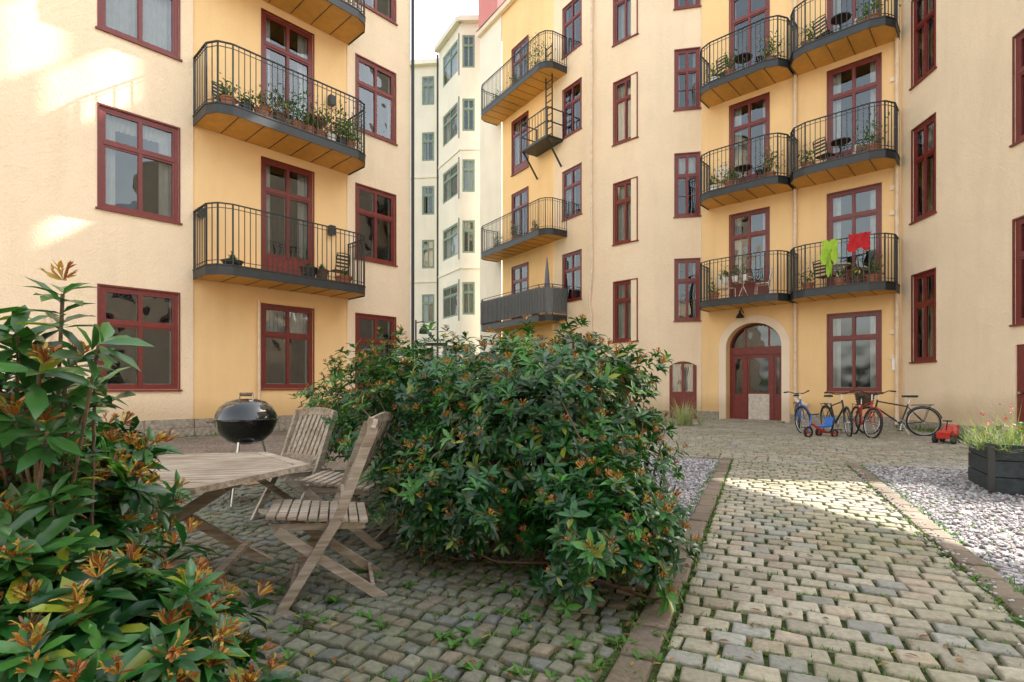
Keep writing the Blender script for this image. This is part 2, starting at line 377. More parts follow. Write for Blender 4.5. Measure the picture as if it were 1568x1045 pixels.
class Leaves:
    def __init__(s): s.P=[];s.X=[];s.Z=[];s.L=[];s.W=[];s.C=[]
    def add(s,p,x,z,l,w,c): s.P.append(tuple(p));s.X.append(tuple(x));s.Z.append(tuple(z));s.L.append(l);s.W.append(w);s.C.append(c)
    def whorl(s,p,a,l,n=8,col=(.03,.09,.03),young=0):
        a=V(a).normalized();t=a.cross(V((.3,.5,.8))).normalized();b=a.cross(t);ph=random.random()*6.28
        for i in range(n):
            an=ph+6.283*i/n+random.uniform(-.25,.25);el=random.uniform(.7,1.5)
            rad=t*math.cos(an)+b*math.sin(an);x=a*math.cos(el)+rad*math.sin(el)
            x.z-=random.uniform(0,.25)
            z=a*math.sin(el)-rad*math.cos(el)
            k=random.uniform(.65,1.4); ll=l*random.uniform(.65,1.15)
            c=(col[0]*k,col[1]*k,col[2]*k)
            if random.random()<.05: c=(.2*k,.24*k,.03)
            s.add(V(p)+a*random.uniform(-.03,.01),x,z,ll,ll*random.uniform(.27,.36),c)
    def seed(s,p,a,l):
        a=V(a).normalized()
        for i in range(random.randint(9,15)):
            x=(a+V((random.gauss(0,.55),random.gauss(0,.55),random.gauss(0,.4)))).normalized()
            c=random.choice([(.40,.14,.035),(.30,.09,.03),(.48,.24,.05),(.22,.07,.03),(.55,.38,.08)])
            s.add(V(p)+a*.012,x,a.cross(x)+a*.01+V((0,0,.02)),l*random.uniform(.5,1),l*.11,c)
            s.add(V(p)+a*.012+x*l*.55,x+V((random.gauss(0,.4),)*3),a+V((.01,.3,.02)),l*.4,l*.14,c)
    def make(s,name,mat='leaf',parent=None,grass=False):
        return leafmesh(name,s.P,s.X,s.Z,s.L,s.W,s.C,mat,parent,grass)
def bush(name,ells,dens,leafl,base,seedp=.28,interior=.45,stems=70,extra=(),stemr=.012):
    e=empty(name);lv=Leaves();st=MB();tips=[]
    for (c,r,wt) in ells:
        c=V(c);N=int(dens*wt)
        for i in range(N):
            d=V((random.gauss(0,1),random.gauss(0,1),random.gauss(0,1))).normalized()
            if d.z<-.65: continue
            inn=random.random()<interior
            k=1+.40*noise.noise(d*2.3+c*3)+.26*noise.noise(d*6+c)
            k*= random.uniform(.5,.9) if inn else random.uniform(.90,1.07)
            p=c+V((d.x*r[0],d.y*r[1],d.z*r[2]))*k
            if p.z<.05: continue
            if noise.noise(p*3.1+V((5,2,1)))>.36: continue
            skip=False
            for (c2,r2,_) in ells:
                if V(c2)==c: continue
                q=p-V(c2); 
                if (q.x/r2[0])**2+(q.y/r2[1])**2+(q.z/r2[2])**2<.5: skip=True;break
            if skip: continue
            nn=V((d.x/r[0],d.y/r[1],d.z/r[2])).normalized()
            a=(nn+V((0,0,.8))+V((random.gauss(0,.28),random.gauss(0,.28),random.gauss(0,.2)))).normalized()
            u=random.random()
            col=(.012,.062,.016) if u<.45 else ((.024,.118,.025) if u<.80 else (.065,.21,.038))
            lv.whorl(p,a,leafl*random.uniform(.8,1.15),random.randint(6,9),col)
            if not inn: 
                tips.append(p)
                if random.random()<seedp*(1.3 if p.z>c.z else .6): lv.seed(p+a*.02,a,leafl*.55)
    for (p,a,l,sd) in extra:
        lv.whorl(V(p),V(a),l,9,(.045,.14,.032)); lv.whorl(V(p)-V(a)*l*.5,V(a),l,7,(.03,.10,.027)); 
        if sd: lv.seed(V(p)+V(a)*.02,V(a),l*.55)
        m=V(base[0]).lerp(V(p),.6)+V((random.uniform(-.1,.05),0,.0))
        st.tube([V(base[0]),V(base[0]).lerp(V(p),.3)+V((-.08,0,.05)),m,V(p)],stemr*.7,6,r1=.004)
    random.shuffle(tips)
    for p in tips[:stems]:
        b=V(min(base,key=lambda q:(V(q)-p).length)); b=b+V((random.gauss(0,.08),random.gauss(0,.08),0))
        m1=b.lerp(p,.35)+V((random.gauss(0,.06),random.gauss(0,.06),.0));m2=b.lerp(p,.7)+V((random.gauss(0,.05),random.gauss(0,.05),-.04))
        st.tube([b,m1,m2,p],stemr*random.uniform(.6,1.2),5,r1=.0035)
    st.obj('stems',[M['bark']],e,True); lv.make('leaves',parent=e); return e
# ------------------------------------------------------------------ yard wall lines, worked out from image coordinates
WL=Wall((-9.62,10.05),(-3.21,16.94)); 
WA=Wall((6.59,18.63),(10.71,14.79))
WB1=Wall((4.66,19.1),(6.59,18.72))
WB2=Wall((3.04,20.7),(4.66,19.1))
WC=Wall((-1.8,30.1),(3.3,22.5))
WR=Wall((10.71,14.79),(9.33,2.0))
SUNH=V((.9,.436,0)).normalized(); TANEL=.781
S=V((SUNH.x,SUNH.y,TANEL)).normalized()
def cast(P,W):
    P=V(P); t=((W.p0-P).dot(W.n))/(SUNH.dot(W.n)); q=P+SUNH*t
    return (q-W.p0).dot(W.u), P.z+t*TANEL
# ---- left building
B=Bld('apartment_building')
H=16.5; W=WL
z_s=[(1.08,3.25),(4.87,7.01),(8.6,10.75),(12.3,14.4)]
for mat,a,b,dd,sel in (('pale',-6,3.28,0,'L'),('yellow',3.28,7.22,-.03,'M'),('pale',7.22,9.41,0,'R')):
    ops=[]
    if sel=='L':
        for (c,e) in z_s: ops.append((1.53,2.98,c,e)); ops.append((-1.6,-.2,c,e))
    if sel=='R':
        for (c,e) in z_s: ops.append((7.51,8.85,c,e))
    if sel=='M':
        ops.append((4.86,6.21,1.1,3.23))
        for c,e in ((3.9,6.95),(7.6,10.7),(11.4,14.4)): ops.append((4.86,6.21,c,e))
    wallgrid(B.g('walls_'+mat,mat),W,a,b,0,H,ops,dd,.1)
    for o in ops:
        door=(sel=='M' and o[2]>3)
        cur={('L',4.87):6,('R',1.08):0,('L',8.6):5,('L',1.08):0,('M',1.1):2}.get((sel,o[2]))
        window(B,W,*o,cols=2,tr=.7 if door else .66,panel=.55 if door else 0,d=dd,cur=cur)
for uu in (3.28,7.22):
    B.g('walls_pale','pale').add([W.pt(uu,0,0),W.pt(uu,-.03,0),W.pt(uu,-.03,H),W.pt(uu,0,H)],[(0,1,2,3)])
W2=Wall((-3.21,16.94),(-10.5,23.7)); wallgrid(B.g('walls_pale','pale'),W2,0,W2.L,0,H,[],0,0)
B.g('roof','zinc').add([W.pt(-6,.3,H),W.pt(9.6,.3,H),W.pt(9.6,-9,H+3),W.pt(-6,-9,H+3)],[(0,1,2,3)])
pl=B.g('plinth','stone'); u=-6
while u<9.40:
    w=min(random.uniform(.5,1.1),9.42-u)
    wbox(pl,W,u+.006,u+w-.006,-.05,.05+random.uniform(-.008,.012),-.05,.2);wbox(pl,W,u+.006,u+w-.01,-.05,.045+random.uniform(-.008,.01),.208,.40+random.uniform(-.006,.006)); u+=w
for zb in (3.62,7.18,10.9): balcony(B,W,3.3,7.25,zb,1.2,.42,1.38,.2)
pipe(B,[W.pt(9.46,.07,0.2),W.pt(9.46,.07,H)],'steel',.05)
pipe(B,[W.pt(.72,.07,0.3),W.pt(.72,.07,2.6)],'pipe',.05)
pipe(B,[W.pt(4.75,.05,0.45),W.pt(4.75,.05,3.3)],'pipe',.035)
lb=B.g('wall_lamp','steel'); wbox(lb,W,6.62,6.78,0,.16,5.35,5.6); wbox(lb,W,6.62,6.78,0,.16,8.95,9.2)
wbox(lb,W,3.36,3.5,0,.12,5.1,5.3)
B.finish()
# ---- right building with entrance (A), stair bays (B1,B2) and wing (R)
B=Bld('apartment_building')
HA=17.0
gw=(WA.ua(1268),WA.ua(1348)); gd=(WA.ua(1118),WA.ua(1177)); ge=(WA.ua(1112),WA.ua(1197))
ops=[(gw[0],gw[1],1.0,3.27)]
for c,e in ((3.95,6.85),(7.45,10.5),(10.95,14.1)): ops+= [(gw[0],gw[1],c,e),(gd[0],gd[1],c,e)]
for i,o in enumerate(ops): window(B,WA,*o,cols=2,tr=.7,panel=.5 if i else 0)
SPR=2.45; TOPA=3.22
ops2=ops+[(ge[0],ge[1],0,TOPA)]
wallgrid(B.g('walls_yellow','yellow'),WA,0,WA.L,0,HA,ops2,0,.0)
for o in ops: wallgrid(B.g('walls_yellow','yellow'),WA,o[0],o[1],o[2],o[3],[o],0,.1)
uc=(ge[0]+ge[1])/2; ra=(ge[1]-ge[0])/2; rb=TOPA-SPR; ws=B.g('walls_yellow','yellow'); tm=B.g('entrance_surround','trim'); NA=20
arc=[(uc+ra*math.cos(math.pi*i/NA),SPR+rb*math.sin(math.pi*i/NA)) for i in range(NA+1)]
for side,(cu) in ((0,ge[1]),(1,ge[0])):
    pts=arc[:NA//2+1] if side==0 else arc[NA//2:]
    for a,b in zip(pts,pts[1:]): ws.add([WA.pt(cu,0,TOPA),WA.pt(a[0],0,a[1]),WA.pt(b[0],0,b[1])],[(0,1,2)])
path=[(ge[1],0)]+arc+[(ge[0],0)]
def outp(p,k):
    if p[1]<=0.001: return (p[0]+(k if p[0]>uc else -k),0)
    dx=(p[0]-uc)/ra;dz=(p[1]-SPR)/rb; return (uc+dx*(ra+k),SPR+dz*(rb+k))
for a,b in zip(path,path[1:]):
    ws.add([WA.pt(a[0],0,a[1]),WA.pt(b[0],0,b[1]),WA.pt(b[0],-.42,b[1]),WA.pt(a[0],-.42,a[1])],[(0,1,2,3)])
    a2,b2=outp(a,.24),outp(b,.24)
    tm.add([WA.pt(a[0],.03,a[1]),WA.pt(b[0],.03,b[1]),WA.pt(b2[0],.03,b2[1]),WA.pt(a2[0],.03,a2[1]),WA.pt(a2[0],0,a2[1]),WA.pt(b2[0],0,b2[1]),WA.pt(a[0],0,a[1]),WA.pt(b[0],0,b[1])],[(0,1,2,3),(3,2,5,4),(0,1,7,6)])
fd=B.g('entrance_door','red');gl=B.g('window_glass','glass');rm=B.g('window_interiors','room');dd=-.36
def arcband(r0,r1,dz0,dz1):
    for a,b in zip(arc,arc[1:]):
        q=[(uc+(p[0]-uc)*k,SPR+(p[1]-SPR)*k) for p in (a,b) for k in (r0,r1)]
        fd.add([WA.pt(q[0][0],dz1,q[0][1]),WA.pt(q[1][0],dz1,q[1][1]),WA.pt(q[3][0],dz1,q[3][1]),WA.pt(q[2][0],dz1,q[2][1]),WA.pt(q[0][0],dz0,q[0][1]),WA.pt(q[2][0],dz0,q[2][1])],[(0,1,3,2),(0,4,5,3)])
arcband(.9,1.0,dd-.05,dd+.03)
wbox(fd,WA,ge[0],ge[0]+.1,dd-.04,dd+.04,0,SPR);wbox(fd,WA,ge[1]-.1,ge[1],dd-.04,dd+.04,0,SPR)
wbox(fd,WA,ge[0]+.1,ge[1]-.1,dd-.05,dd+.06,2.2,2.45)
wd=ge[1]-ge[0]; c0=ge[0]+.30*wd; c1=ge[1]-.22*wd
for k in (.3,.72):
    uu=ge[0]+wd*k; wbox(fd,WA,uu-.025,uu+.025,dd-.03,dd+.02,2.45,3.1)
for uu in (c0,c1): wbox(fd,WA,uu-.05,uu+.05,dd-.045,dd+.045,0,2.2)
def leafdoor(a,b,gz0,kick=False):
    wbox(fd,WA,a,a+.07,dd-.02,dd+.02,0,2.2);wbox(fd,WA,b-.07,b,dd-.02,dd+.02,0,2.2);wbox(fd,WA,a+.07,b-.07,dd-.02,dd+.02,0,gz0);wbox(fd,WA,a+.07,b-.07,dd-.02,dd+.02,2.08,2.2)
    if kick: wbox(B.g('entrance_kick_plate','kick'),WA,a+.04,b-.04,dd+.022,dd+.03,.05,gz0-.05)
leafdoor(ge[0]+.1,c0-.05,.9);leafdoor(c0+.05,c1-.05,.95,True);leafdoor(c1+.05,ge[1]-.1,.9)
gl.add([WA.pt(ge[0],dd,0),WA.pt(ge[1],dd,0),WA.pt(ge[1],dd,2.2),WA.pt(ge[0],dd,2.2)],[(0,1,2,3)])
gl.add([WA.pt(p[0],dd,p[1]) for p in arc],[tuple(range(len(arc)))])
rm.add([WA.pt(ge[0]-.3,-3,0),WA.pt(ge[1]+.3,-3,0),WA.pt(ge[1]+.3,-3,3.4),WA.pt(ge[0]-.3,-3,3.4),WA.pt(ge[0]-.3,-.43,0),WA.pt(ge[1]+.3,-.43,0),WA.pt(ge[1]+.3,-.43,3.4),WA.pt(ge[0]-.3,-.43,3.4)],[(0,1,2,3),(0,4,7,3),(1,5,6,2),(3,2,6,7),(0,1,5,4)])
wbox(B.g('door_step','stone'),WA,ge[0]-.1,ge[1]+.1,-.4,.22,-.02,.06)
lampm=B.g('wall_lamp','steel',True); lampm.tube([WA.pt(uc-.3,0,3.55),WA.pt(uc-.3,.2,3.7),WA.pt(uc-.3,.32,3.6)],.015,6); lampm.lathe(WA.pt(uc-.3,.32,3.38),[(.13,0),(.11,.06),(.04,.16),(.03,.24)],12)
for k,zb in enumerate((3.7,7.2,10.7)):
    balcony(B,WA,.25,2.93,zb,1.15,.5,1.3,.2); balcony(B,WA,3.03,5.58,zb,1.15,.5,1.3,.2)
pipe(B,[WA.pt(2.98,.09,.75),WA.pt(2.98,.09,HA)]); pipe(B,[WA.pt(2.98,.09,.8),WA.pt(3.02,.12,.7),WA.pt(3.4,.3,.58)])
pipe(B,[WA.pt(5.55,.1,.1),WA.pt(5.55,.1,HA)])
for (a,b) in ((0,ge[0]-.25),(ge[1]+.25,WA.L)):
    wbox(B.g('plinth','stone'),WA,a,b,-.05,.05,-.05,.3)
vn=B.g('wall_fittings','chrome'); wbox(vn,WA,gw[1]+.28,gw[1]+.4,0,.04,1.6,1.9)
for z in (1.9,2.6,5.9,6.6,9.6): wbox(B.g('wall_vents','trim'),WA,gw[1]+.22,gw[1]+.34,0,.04,z,z+.12)
wbox(B.g('wall_lamp','steel'),WA,3.05,3.2,0,.15,13.2,13.4)
# B1
o1=[(WB1.ua(1034),WB1.ua(1071),c,e) for c,e in ((3.45,5.6),(7.1,9.3),(10.85,12.95),(14.4,16.2))]
dr=(WB1.ua(1025),WB1.ua(1067),0,2.05)
for o in o1: window(B,WB1,*o,cols=2,tr=.66,sub=2)
wallgrid(B.g('walls_pale','pale'),WB1,.5,WB1.L,0,HA,o1+[dr],0,.1)
def archdoor(W,u0,u1,top,glass=True):
    f=B.g('cellar_doors','red');c=(u0+u1)/2
    n=8;hump=.16
    pts=[(u0+(u1-u0)*i/n,top-.02-hump*((2*i/n-1)**2)) for i in range(n+1)]
    wv=B.g('walls_pale','pale')
    for a,b in zip(pts,pts[1:]): wv.add([W.pt(a[0],0,a[1]),W.pt(b[0],0,b[1]),W.pt(b[0],0,top),W.pt(a[0],0,top)],[(0,1,2,3)])
    if glass:
        window(B,W,u0,u1,.85,top,cols=2,tr=1,cas=False,cur=5)
        wbox(f,W,u0,u1,-.10,-.03,0,.85); 
        for a,b in ((u0+.1,c-.04),(c+.04,u1-.1)): wbox(f,W,a,b,-.03,-.015,.12,.72)
    else: wbox(f,W,u0,u1,-.10,-.03,0,top)
archdoor(WB1,dr[0],dr[1],2.05)
# B2
o2=[(WB2.ua(940),WB2.ua(975),c,e) for c,e in ((2.8,5.0),(6.4,8.65),(10.1,12.4),(13.8,16.0))]
dr2=(WB2.ua(937),WB2.ua(975),0,2.15)
for o in o2: window(B,WB2,*o,cols=2,tr=.7,cur=5)
wallgrid(B.g('walls_pale','pale'),WB2,0,WB2.L-.5,0,HA,o2+[dr2],0,.1)
archdoor(WB2,dr2[0],dr2[1],2.15,False)
cm=B.g('walls_rounded','pale',True); a=WB2.pt(WB2.L-.5,0,0);b=WB1.pt(0,0,0);c=WB1.pt(.5,0,0);pr=None
for i in range(11):
    t=i/10;p=a*(1-t)**2+b*2*t*(1-t)+c*t*t
    if pr is not None: cm.add([(pr.x,pr.y,0),(p.x,p.y,0),(p.x,p.y,HA),(pr.x,pr.y,HA)],[(0,1,2,3)])
    pr=p
B.g('walls_pale','pale').add([WB1.pt(WB1.L,0,0),WA.pt(0,0,0),WA.pt(0,0,HA),WB1.pt(WB1.L,0,HA)],[(0,1,2,3)])
wbox(B.g('plinth','stone'),WB1,.5,dr[0],-.05,.04,-.05,.3);wbox(B.g('plinth','stone'),WB1,dr[1],WB1.L,-.05,.04,-.05,.3)
wr=Wall((3.35,22.6),(3.04,20.7)); wallgrid(B.g('walls_pale','pale'),wr,0,wr.L,0,HA,[],0,0)
pipe(B,[WB2.pt(.08,.1,0),WB2.pt(.08,.1,4.0),WB2.pt(.0,.12,4.3),WB2.pt(.12,.1,5.6),WB2.pt(.08,.1,9),WB2.pt(.1,.1,HA)])
# R wing
def ur(x): return WR.ua(x)
oR=[(ur(1397),ur(1432),c,e) for c,e in ((1.8,4.08),(5.5,7.95),(9.1,11.4))]
uw=ur(1553); uS=uw+.55; HR=13.5
oR+=[(uw,uw+.5,c,e) for c,e in ((2.42,4.55),(6.12,8.3))]
for i,o in enumerate(oR): window(B,WR,*o,cols=2 if i<3 else 1,tr=.66,depth=1.3 if i<3 else .3,cur=None if i<3 else 0)
cellar=(uw+.03,uw+.53,0,2.0)
wallgrid(B.g('walls_pale','pale'),WR,0,uS,0,HR,oR+[cellar],0,.1)
cd_=B.g('cellar_doors','red'); wbox(cd_,WR,cellar[0],cellar[1],-.1,-.03,0,2.0)
for z in (.1,1.05): wbox(cd_,WR,cellar[0]+.08,cellar[1]-.08,-.03,-.012,z,z+.85)
wbox(B.g('wall_fittings','chrome'),WR,cellar[0]+.06,cellar[0]+.16,-.012,.03,1.0,1.04)
# unseen end of the wing, its gap added to shape the ground sun patch
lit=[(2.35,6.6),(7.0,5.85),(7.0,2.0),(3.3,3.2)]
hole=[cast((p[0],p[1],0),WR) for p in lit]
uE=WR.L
def quadhole(mb,W,u0,u1,z0,z1,h):
    cu=sum(p[0] for p in h)/4;cz=sum(p[1] for p in h)/4
    o=[(u0,z1),(u1,z1),(u1,z0),(u0,z0)]
    hs=sorted(h,key=lambda p:-math.atan2(p[1]-cz,p[0]-cu))
    best=None
    for k in range(4):
        hh=hs[k:]+hs[:k]; d=sum((a[0]-b[0])**2+(a[1]-b[1])**2 for a,b in zip(o,hh))
        if best is None or d<best[0]: best=(d,hh)
    hh=best[1]
    for i in range(4):
        j=(i+1)%4; mb.add([W.pt(o[i][0],0,o[i][1]),W.pt(o[j][0],0,o[j][1]),W.pt(hh[j][0],0,hh[j][1]),W.pt(hh[i][0],0,hh[i][1])],[(0,1,2,3)])
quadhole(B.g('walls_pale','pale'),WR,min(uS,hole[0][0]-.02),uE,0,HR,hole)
wbox(B.g('plinth','stone'),WR,0,cellar[0],-.05,.04,-.05,.25)
# unseen screen added to block sun, pierced for light patches on left wall
q0=WA.pt(-4.6,-.4,0);q1=WA.pt(8.5,-.4,0)
WS=Wall((q0.x,q0.y),(q1.x,q1.y))
lo=[]
for (ua,ub,za,zb) in ((.1,.9,7.3,8.7),(.75,1.1,6.7,7.5),(1.25,2.15,6.9,8.2),(.65,1.45,4.25,4.7),(2.3,2.75,4.15,4.5)):
    a=cast(WL.pt(ua,0,za),WS);b=cast(WL.pt(ub,0,zb),WS)
    a2=cast(WL.pt(ua,0,zb),WS)
    u_a,u_b=sorted((a[0],b[0])); sh=(b[1]-a2[1])/2
    lo.append((u_a,u_b,a[1]+sh,a2[1]+sh))
wallgrid(B.g('sun_screen','pale'),WS,0,WS.L,16.9,26,lo,0,0)
B.g('roof','zinc').add([(3.04,20.7,HA),(4.66,19.1,HA),(6.59,18.7,HA),(10.71,14.79,HA),(13.5,18,HA),(6,25,HA)],[tuple(range(6))])
B.finish()
# ---- C
B=Bld('apartment_building'); W=WC; HC=20.9
oc=[(W.ua(862),W.ua(890),c,e) for c,e in ((1.3,3.4),(4.9,7.0),(8.55,10.7),(12.2,14.35),(15.8,18.0))]
on=[(W.ua(784),W.ua(808),c,e) for c,e in ((4.45,7.2),(8.1,10.9),(11.9,14.6),(15.4,18.3))]
for i,o in enumerate(oc): window(B,W,*o,cur=1 if i==2 else None)
for o in on: window(B,W,*o,panel=.3,tr=.7)
us=W.ua(768);us2=W.ua(848)
wallgrid(B.g('walls_pale','cream'),W,0,us,0,HC,[],0,0)
wallgrid(B.g('walls_yellow','yellow'),W,us,us2,0,HC,on,-.03,.1)
wallgrid(B.g('walls_pale','pale'),W,us2,W.L,0,HC,oc,0,.1)
wbox(B.g('cornice','trim'),W,0,W.L,0,.2,HC-.25,HC);
B.g('roof','zinc').add([W.pt(0,.25,HC+.02),W.pt(W.L,.25,HC+.02),W.pt(W.L,-6,HC+3.2),W.pt(0,-6,HC+3.2)],[(0,1,2,3)])
def bal_c(x0,x1,zb,style):
    a=W.ua(x0,.8);b=W.ua(x1,.8); balcony(B,W,a,b,zb,1.2,.45,1.35,.25,style)
bal_c(742,846,4.0,'solid');bal_c(742,846,7.75,'bars');bal_c(742,846,15.0,'bars')
st=B.g('fire_ladder','steel')
a=W.ua(806,.6);b=W.ua(846,.6)
wbox(st,W,a,b,0,.9,12.1,12.2)
for (u,d) in ((a,0),(a,.9),(b,.9),(b,0)): wbox(st,W,u-.025,u+.025,d-.025,d+.025,12.2,13.4)
for z in (12.8,13.4):
    wbox(st,W,a,b,.88,.92,z-.02,z+.02);wbox(st,W,a-.02,a+.02,0,.9,z-.02,z+.02);wbox(st,W,b-.02,b+.02,0,.9,z-.02,z+.02)
for i in range(1,9): wbox(st,W,a+(b-a)*i/9-.01,a+(b-a)*i/9+.01,.89,.91,12.2,13.4)
for u in (a+.1,b-.1): st.beam(W.pt(u,.02,11.0),W.pt(u,.85,12.1),.06,.06,W.u)
for u in (b-.6,b-.15): st.beam(W.pt(u,.5,12.2),W.pt(u,.5,16.4),.05,.05,W.u)
for i in range(14): st.beam(W.pt(b-.6,.5,12.4+i*.3),W.pt(b-.15,.5,12.4+i*.3),.035,.035,(0,0,1))
pk=B.g('fire_wall','pink'); 
def pkp(u,d,z): return W.pt(u,d,z)
pk.box8([pkp(.02,.1,HC+.08),pkp(2.0,.1,HC+.08),pkp(2.0,-3,HC+.08),pkp(.02,-3,HC+.08),pkp(.02,.1,HC+4),pkp(2.0,.1,HC+4),pkp(2.0,-3,HC+4),pkp(.02,-3,HC+4)])
B.finish()
# ---- D cream building with bay
B=Bld('apartment_building'); HD=23.1
WD1=Wall((-9.5,36.9),(-4.95,36.4)); WD2=Wall((-4.76,35),(-3.09,32.2)); WD3=Wall((-3.09,32.2),(-1.2,32.2))
hz=[(h-1.95,h) for h in (3.7,7.4,11.1,14.75,18.4,22.2)]
for Wd,x0,x1 in ((WD1,646,665),(WD2,678,701),(WD3,708,727)):
    oo=[(Wd.ua(x0),Wd.ua(x1),c,e) for c,e in hz]
    for o in oo: window(B,Wd,*o,fr='green',sub=0,tr=.7,cas=False,cur=random.choice([0,1,5]))
    wallgrid(B.g('walls','cream'),Wd,0,Wd.L,0,HD,oo,0,.1)
    wbox(B.g('cornice','cream'),Wd,-.1,Wd.L+.1,0,.3,HD-.2,HD+.1)
    for h in (8.2,15.3): wbox(B.g('string_course','cream'),Wd,0,Wd.L,0,.06,h,h+.12)
B.g('walls','cream').add([(-4.95,36.4,0),(-4.76,35,0),(-4.76,35,HD),(-4.95,36.4,HD)],[(0,1,2,3)])
B.g('roof','zinc').add([(-9.5,36.9,HD+.1),(-4.95,36.4,HD+.1),(-4.76,35,HD+.1),(-3.09,32.2,HD+.1),(-1.2,32.2,HD+.1),(-1,42,HD+1.5),(-10,42,HD+1.5)],[tuple(range(7))])
pipe(B,[(-4.86,35.1,0),(-4.86,35.1,HD-.3)],'steel',.06)
B.finish()
# ---- buildings behind the viewpoint (catch the sun, show in the window panes)
for (p0,p1,hh) in (((16,-13),(-22,-13),8.5),((25,4),(21,-22),13)):
    B=Bld('apartment_building'); WQ=Wall(p0,p1); oq=[]
    for i in range(int((WQ.L-2)/3)):
        for c in (1.0,4.7,8.4):
            if c+3<hh: oq.append((1.5+i*3,2.9+i*3,c,c+2.2))
    for o in oq: window(B,WQ,*o,cas=False,cur=1)
    wallgrid(B.g('walls','pale'),WQ,0,WQ.L,0,hh,oq,0,.1)
    B.g('roof','zinc').add([WQ.pt(0,.3,hh),WQ.pt(WQ.L,.3,hh),WQ.pt(WQ.L,-6,hh+3),WQ.pt(0,-6,hh+3)],[(0,1,2,3)])
    B.finish()
st=MB(); bx,by=-3.05,20.2
st.box((bx-.55,by-.4,2.7),(bx+.55,by+.4,2.76)); st.tube([(bx-.5,by-.35,0),(bx-.5,by-.35,3.6)],.03);st.tube([(bx+.1,by-.35,0),(bx+.1,by-.35,2.7)],.03)
for i in range(5):
    st.tube([(bx-.5,by-.35,.3+i*.48),(bx+.1,by-.35,.55+i*.48)],.018);st.tube([(bx+.1,by-.35,.55+i*.48),(bx-.5,by-.35,.78+i*.48)],.018)
st.tube([(bx-.5,by-.35,3.5),(bx-.2,by-.35,3.55)],.02); st.lathe((bx-.2,by-.35,3.1),[(.2,0),(.17,.15),(.05,.3),(.0,.42)],10)
st.obj('steel_stair_platform',[M['steel']])
# ------------------------------------------------------------------ ground
def sheet(name,pts,z,mat,parent=None):
    me=bpy.data.meshes.new(name);me.from_pydata([(x,y,z) for x,y in pts],[],[tuple(range(len(pts)))]);me.materials.append(M[mat])
    o=bpy.data.objects.new(name,me);scene.collection.objects.link(o);return o
sheet('ground',[(-200,-200),(200,-200),(200,200),(-200,200)],0,'soil')
PO=V((.548,2.09));PD=V((.4183,.9083));PN=V((.9083,-.4183))
def pp(s,w): q=PO+PD*s+PN*w; return (q.x,q.y)
sheet('gravel_bed',[pp(-2.5,1.7),pp(7.3,1.7),(9.9,8.3),(9.2,1.0),(4,-1.2)],.004,'gravel')
sheet('gravel_bed',[pp(1.2,-.15),pp(6.9,-.15),(1.2,9.4),(-1.5,9.4),(.2,4.5)],.004,'gravel')
sheet('gravel_strip',[(-10.5,8.9),(-7.5,5.2),(-3.9,6.4),(-1.0,8.2),(3.0,14),(3,20),(-3.2,16.6)],.006,'bark_mulch')
sheet('rear_paving',[(-22,-12.9),(16,-12.9),(16,-1.5),(-22,-1.5)],.004,'gravel')
class Setts:
    def __init__(s): s.v=[];s.f=[];s.c=[]
    def stone(s,cx,cy,ax,ay,hx,hy,top,col,jit,bev):
        o=len(s.v); base=[(-1,-1),(1,-1),(1,1),(-1,1)]
        js=[(random.uniform(-jit,jit),random.uniform(-jit,jit)) for _ in range(4)]
        tz=[random.uniform(-.003,.003) for _ in range(4)]
        for k,(zz,b) in enumerate(((-.02,0),(top-bev*.8,0),(top-bev*.15,bev*.7),(top,bev*1.8))):
            for i,(a,c) in enumerate(base):
                x=a*(hx-b)+js[i][0];y=c*(hy-b)+js[i][1]
                s.v.append((cx+ax[0]*x+ay[0]*y,cy+ax[1]*x+ay[1]*y,zz+(tz[i] if k else 0)))
                s.c.append(col)
        for l in range(3):
            for i in range(4):
                j=(i+1)%4; s.f.append((o+l*4+i,o+l*4+j,o+(l+1)*4+j,o+(l+1)*4+i))
        s.f.append((o+12,o+13,o+14,o+15))
    def obj(s,name):
        me=bpy.data.meshes.new(name);me.from_pydata(s.v,[],s.f);me.materials.append(M['sett'])
        ca=me.color_attributes.new('Col','FLOAT_COLOR','POINT');ca.data.foreach_set('color',np.array([(*c,1) for c in s.c]).reshape(-1))
        me.polygons.foreach_set('use_smooth',[True]*len(s.f))
        try: me.set_sharp_from_angle(angle=math.radians(50))
        except Exception: pass
        me.update();o=bpy.data.objects.new(name,me);scene.collection.objects.link(o)
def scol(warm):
    k=random.uniform(.80,1.16); b=(.385,.345,.270) if warm else (.205,.20,.155)  # seating setts: darker grey stone, with bush shade put into the colour
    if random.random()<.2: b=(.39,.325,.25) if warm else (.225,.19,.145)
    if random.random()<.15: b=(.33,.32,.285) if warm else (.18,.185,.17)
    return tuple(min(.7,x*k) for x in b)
s=Setts(); dy=.134; r=0
ax=(PN.x,PN.y);ay=(PD.x,PD.y)
ss=-1.6
while ss<6.95:
    x=.02+(r%2)*.09-.1; 
    while x<1.5:
        L=random.uniform(.145,.18); a=max(x,.0);b=min(x+L,1.52)
        if b-a>.05:
            wob=.010*math.sin(a*5+r); c=pp(ss+dy/2+wob,(a+b)/2+0); s.stone(c[0],c[1],ax,ay,(b-a)/2-.010,dy/2-.012,.024+random.uniform(-.005,.005),scol(True),.007,.010)
        x+=L
    ss+=dy;r+=1
for w0 in (-.17,1.53):
    q=-1.6
    while q<6.9:
        L=random.uniform(.24,.36); c=pp(q+L/2,w0+.08); k=random.uniform(.75,1.15)
        s.stone(c[0],c[1],ax,ay,.075,L/2-.008,.028+random.uniform(-.004,.004),(.24*k,.185*k,.145*k),.008,.010); q+=L
s.obj('sett_path')
s=Setts(); 
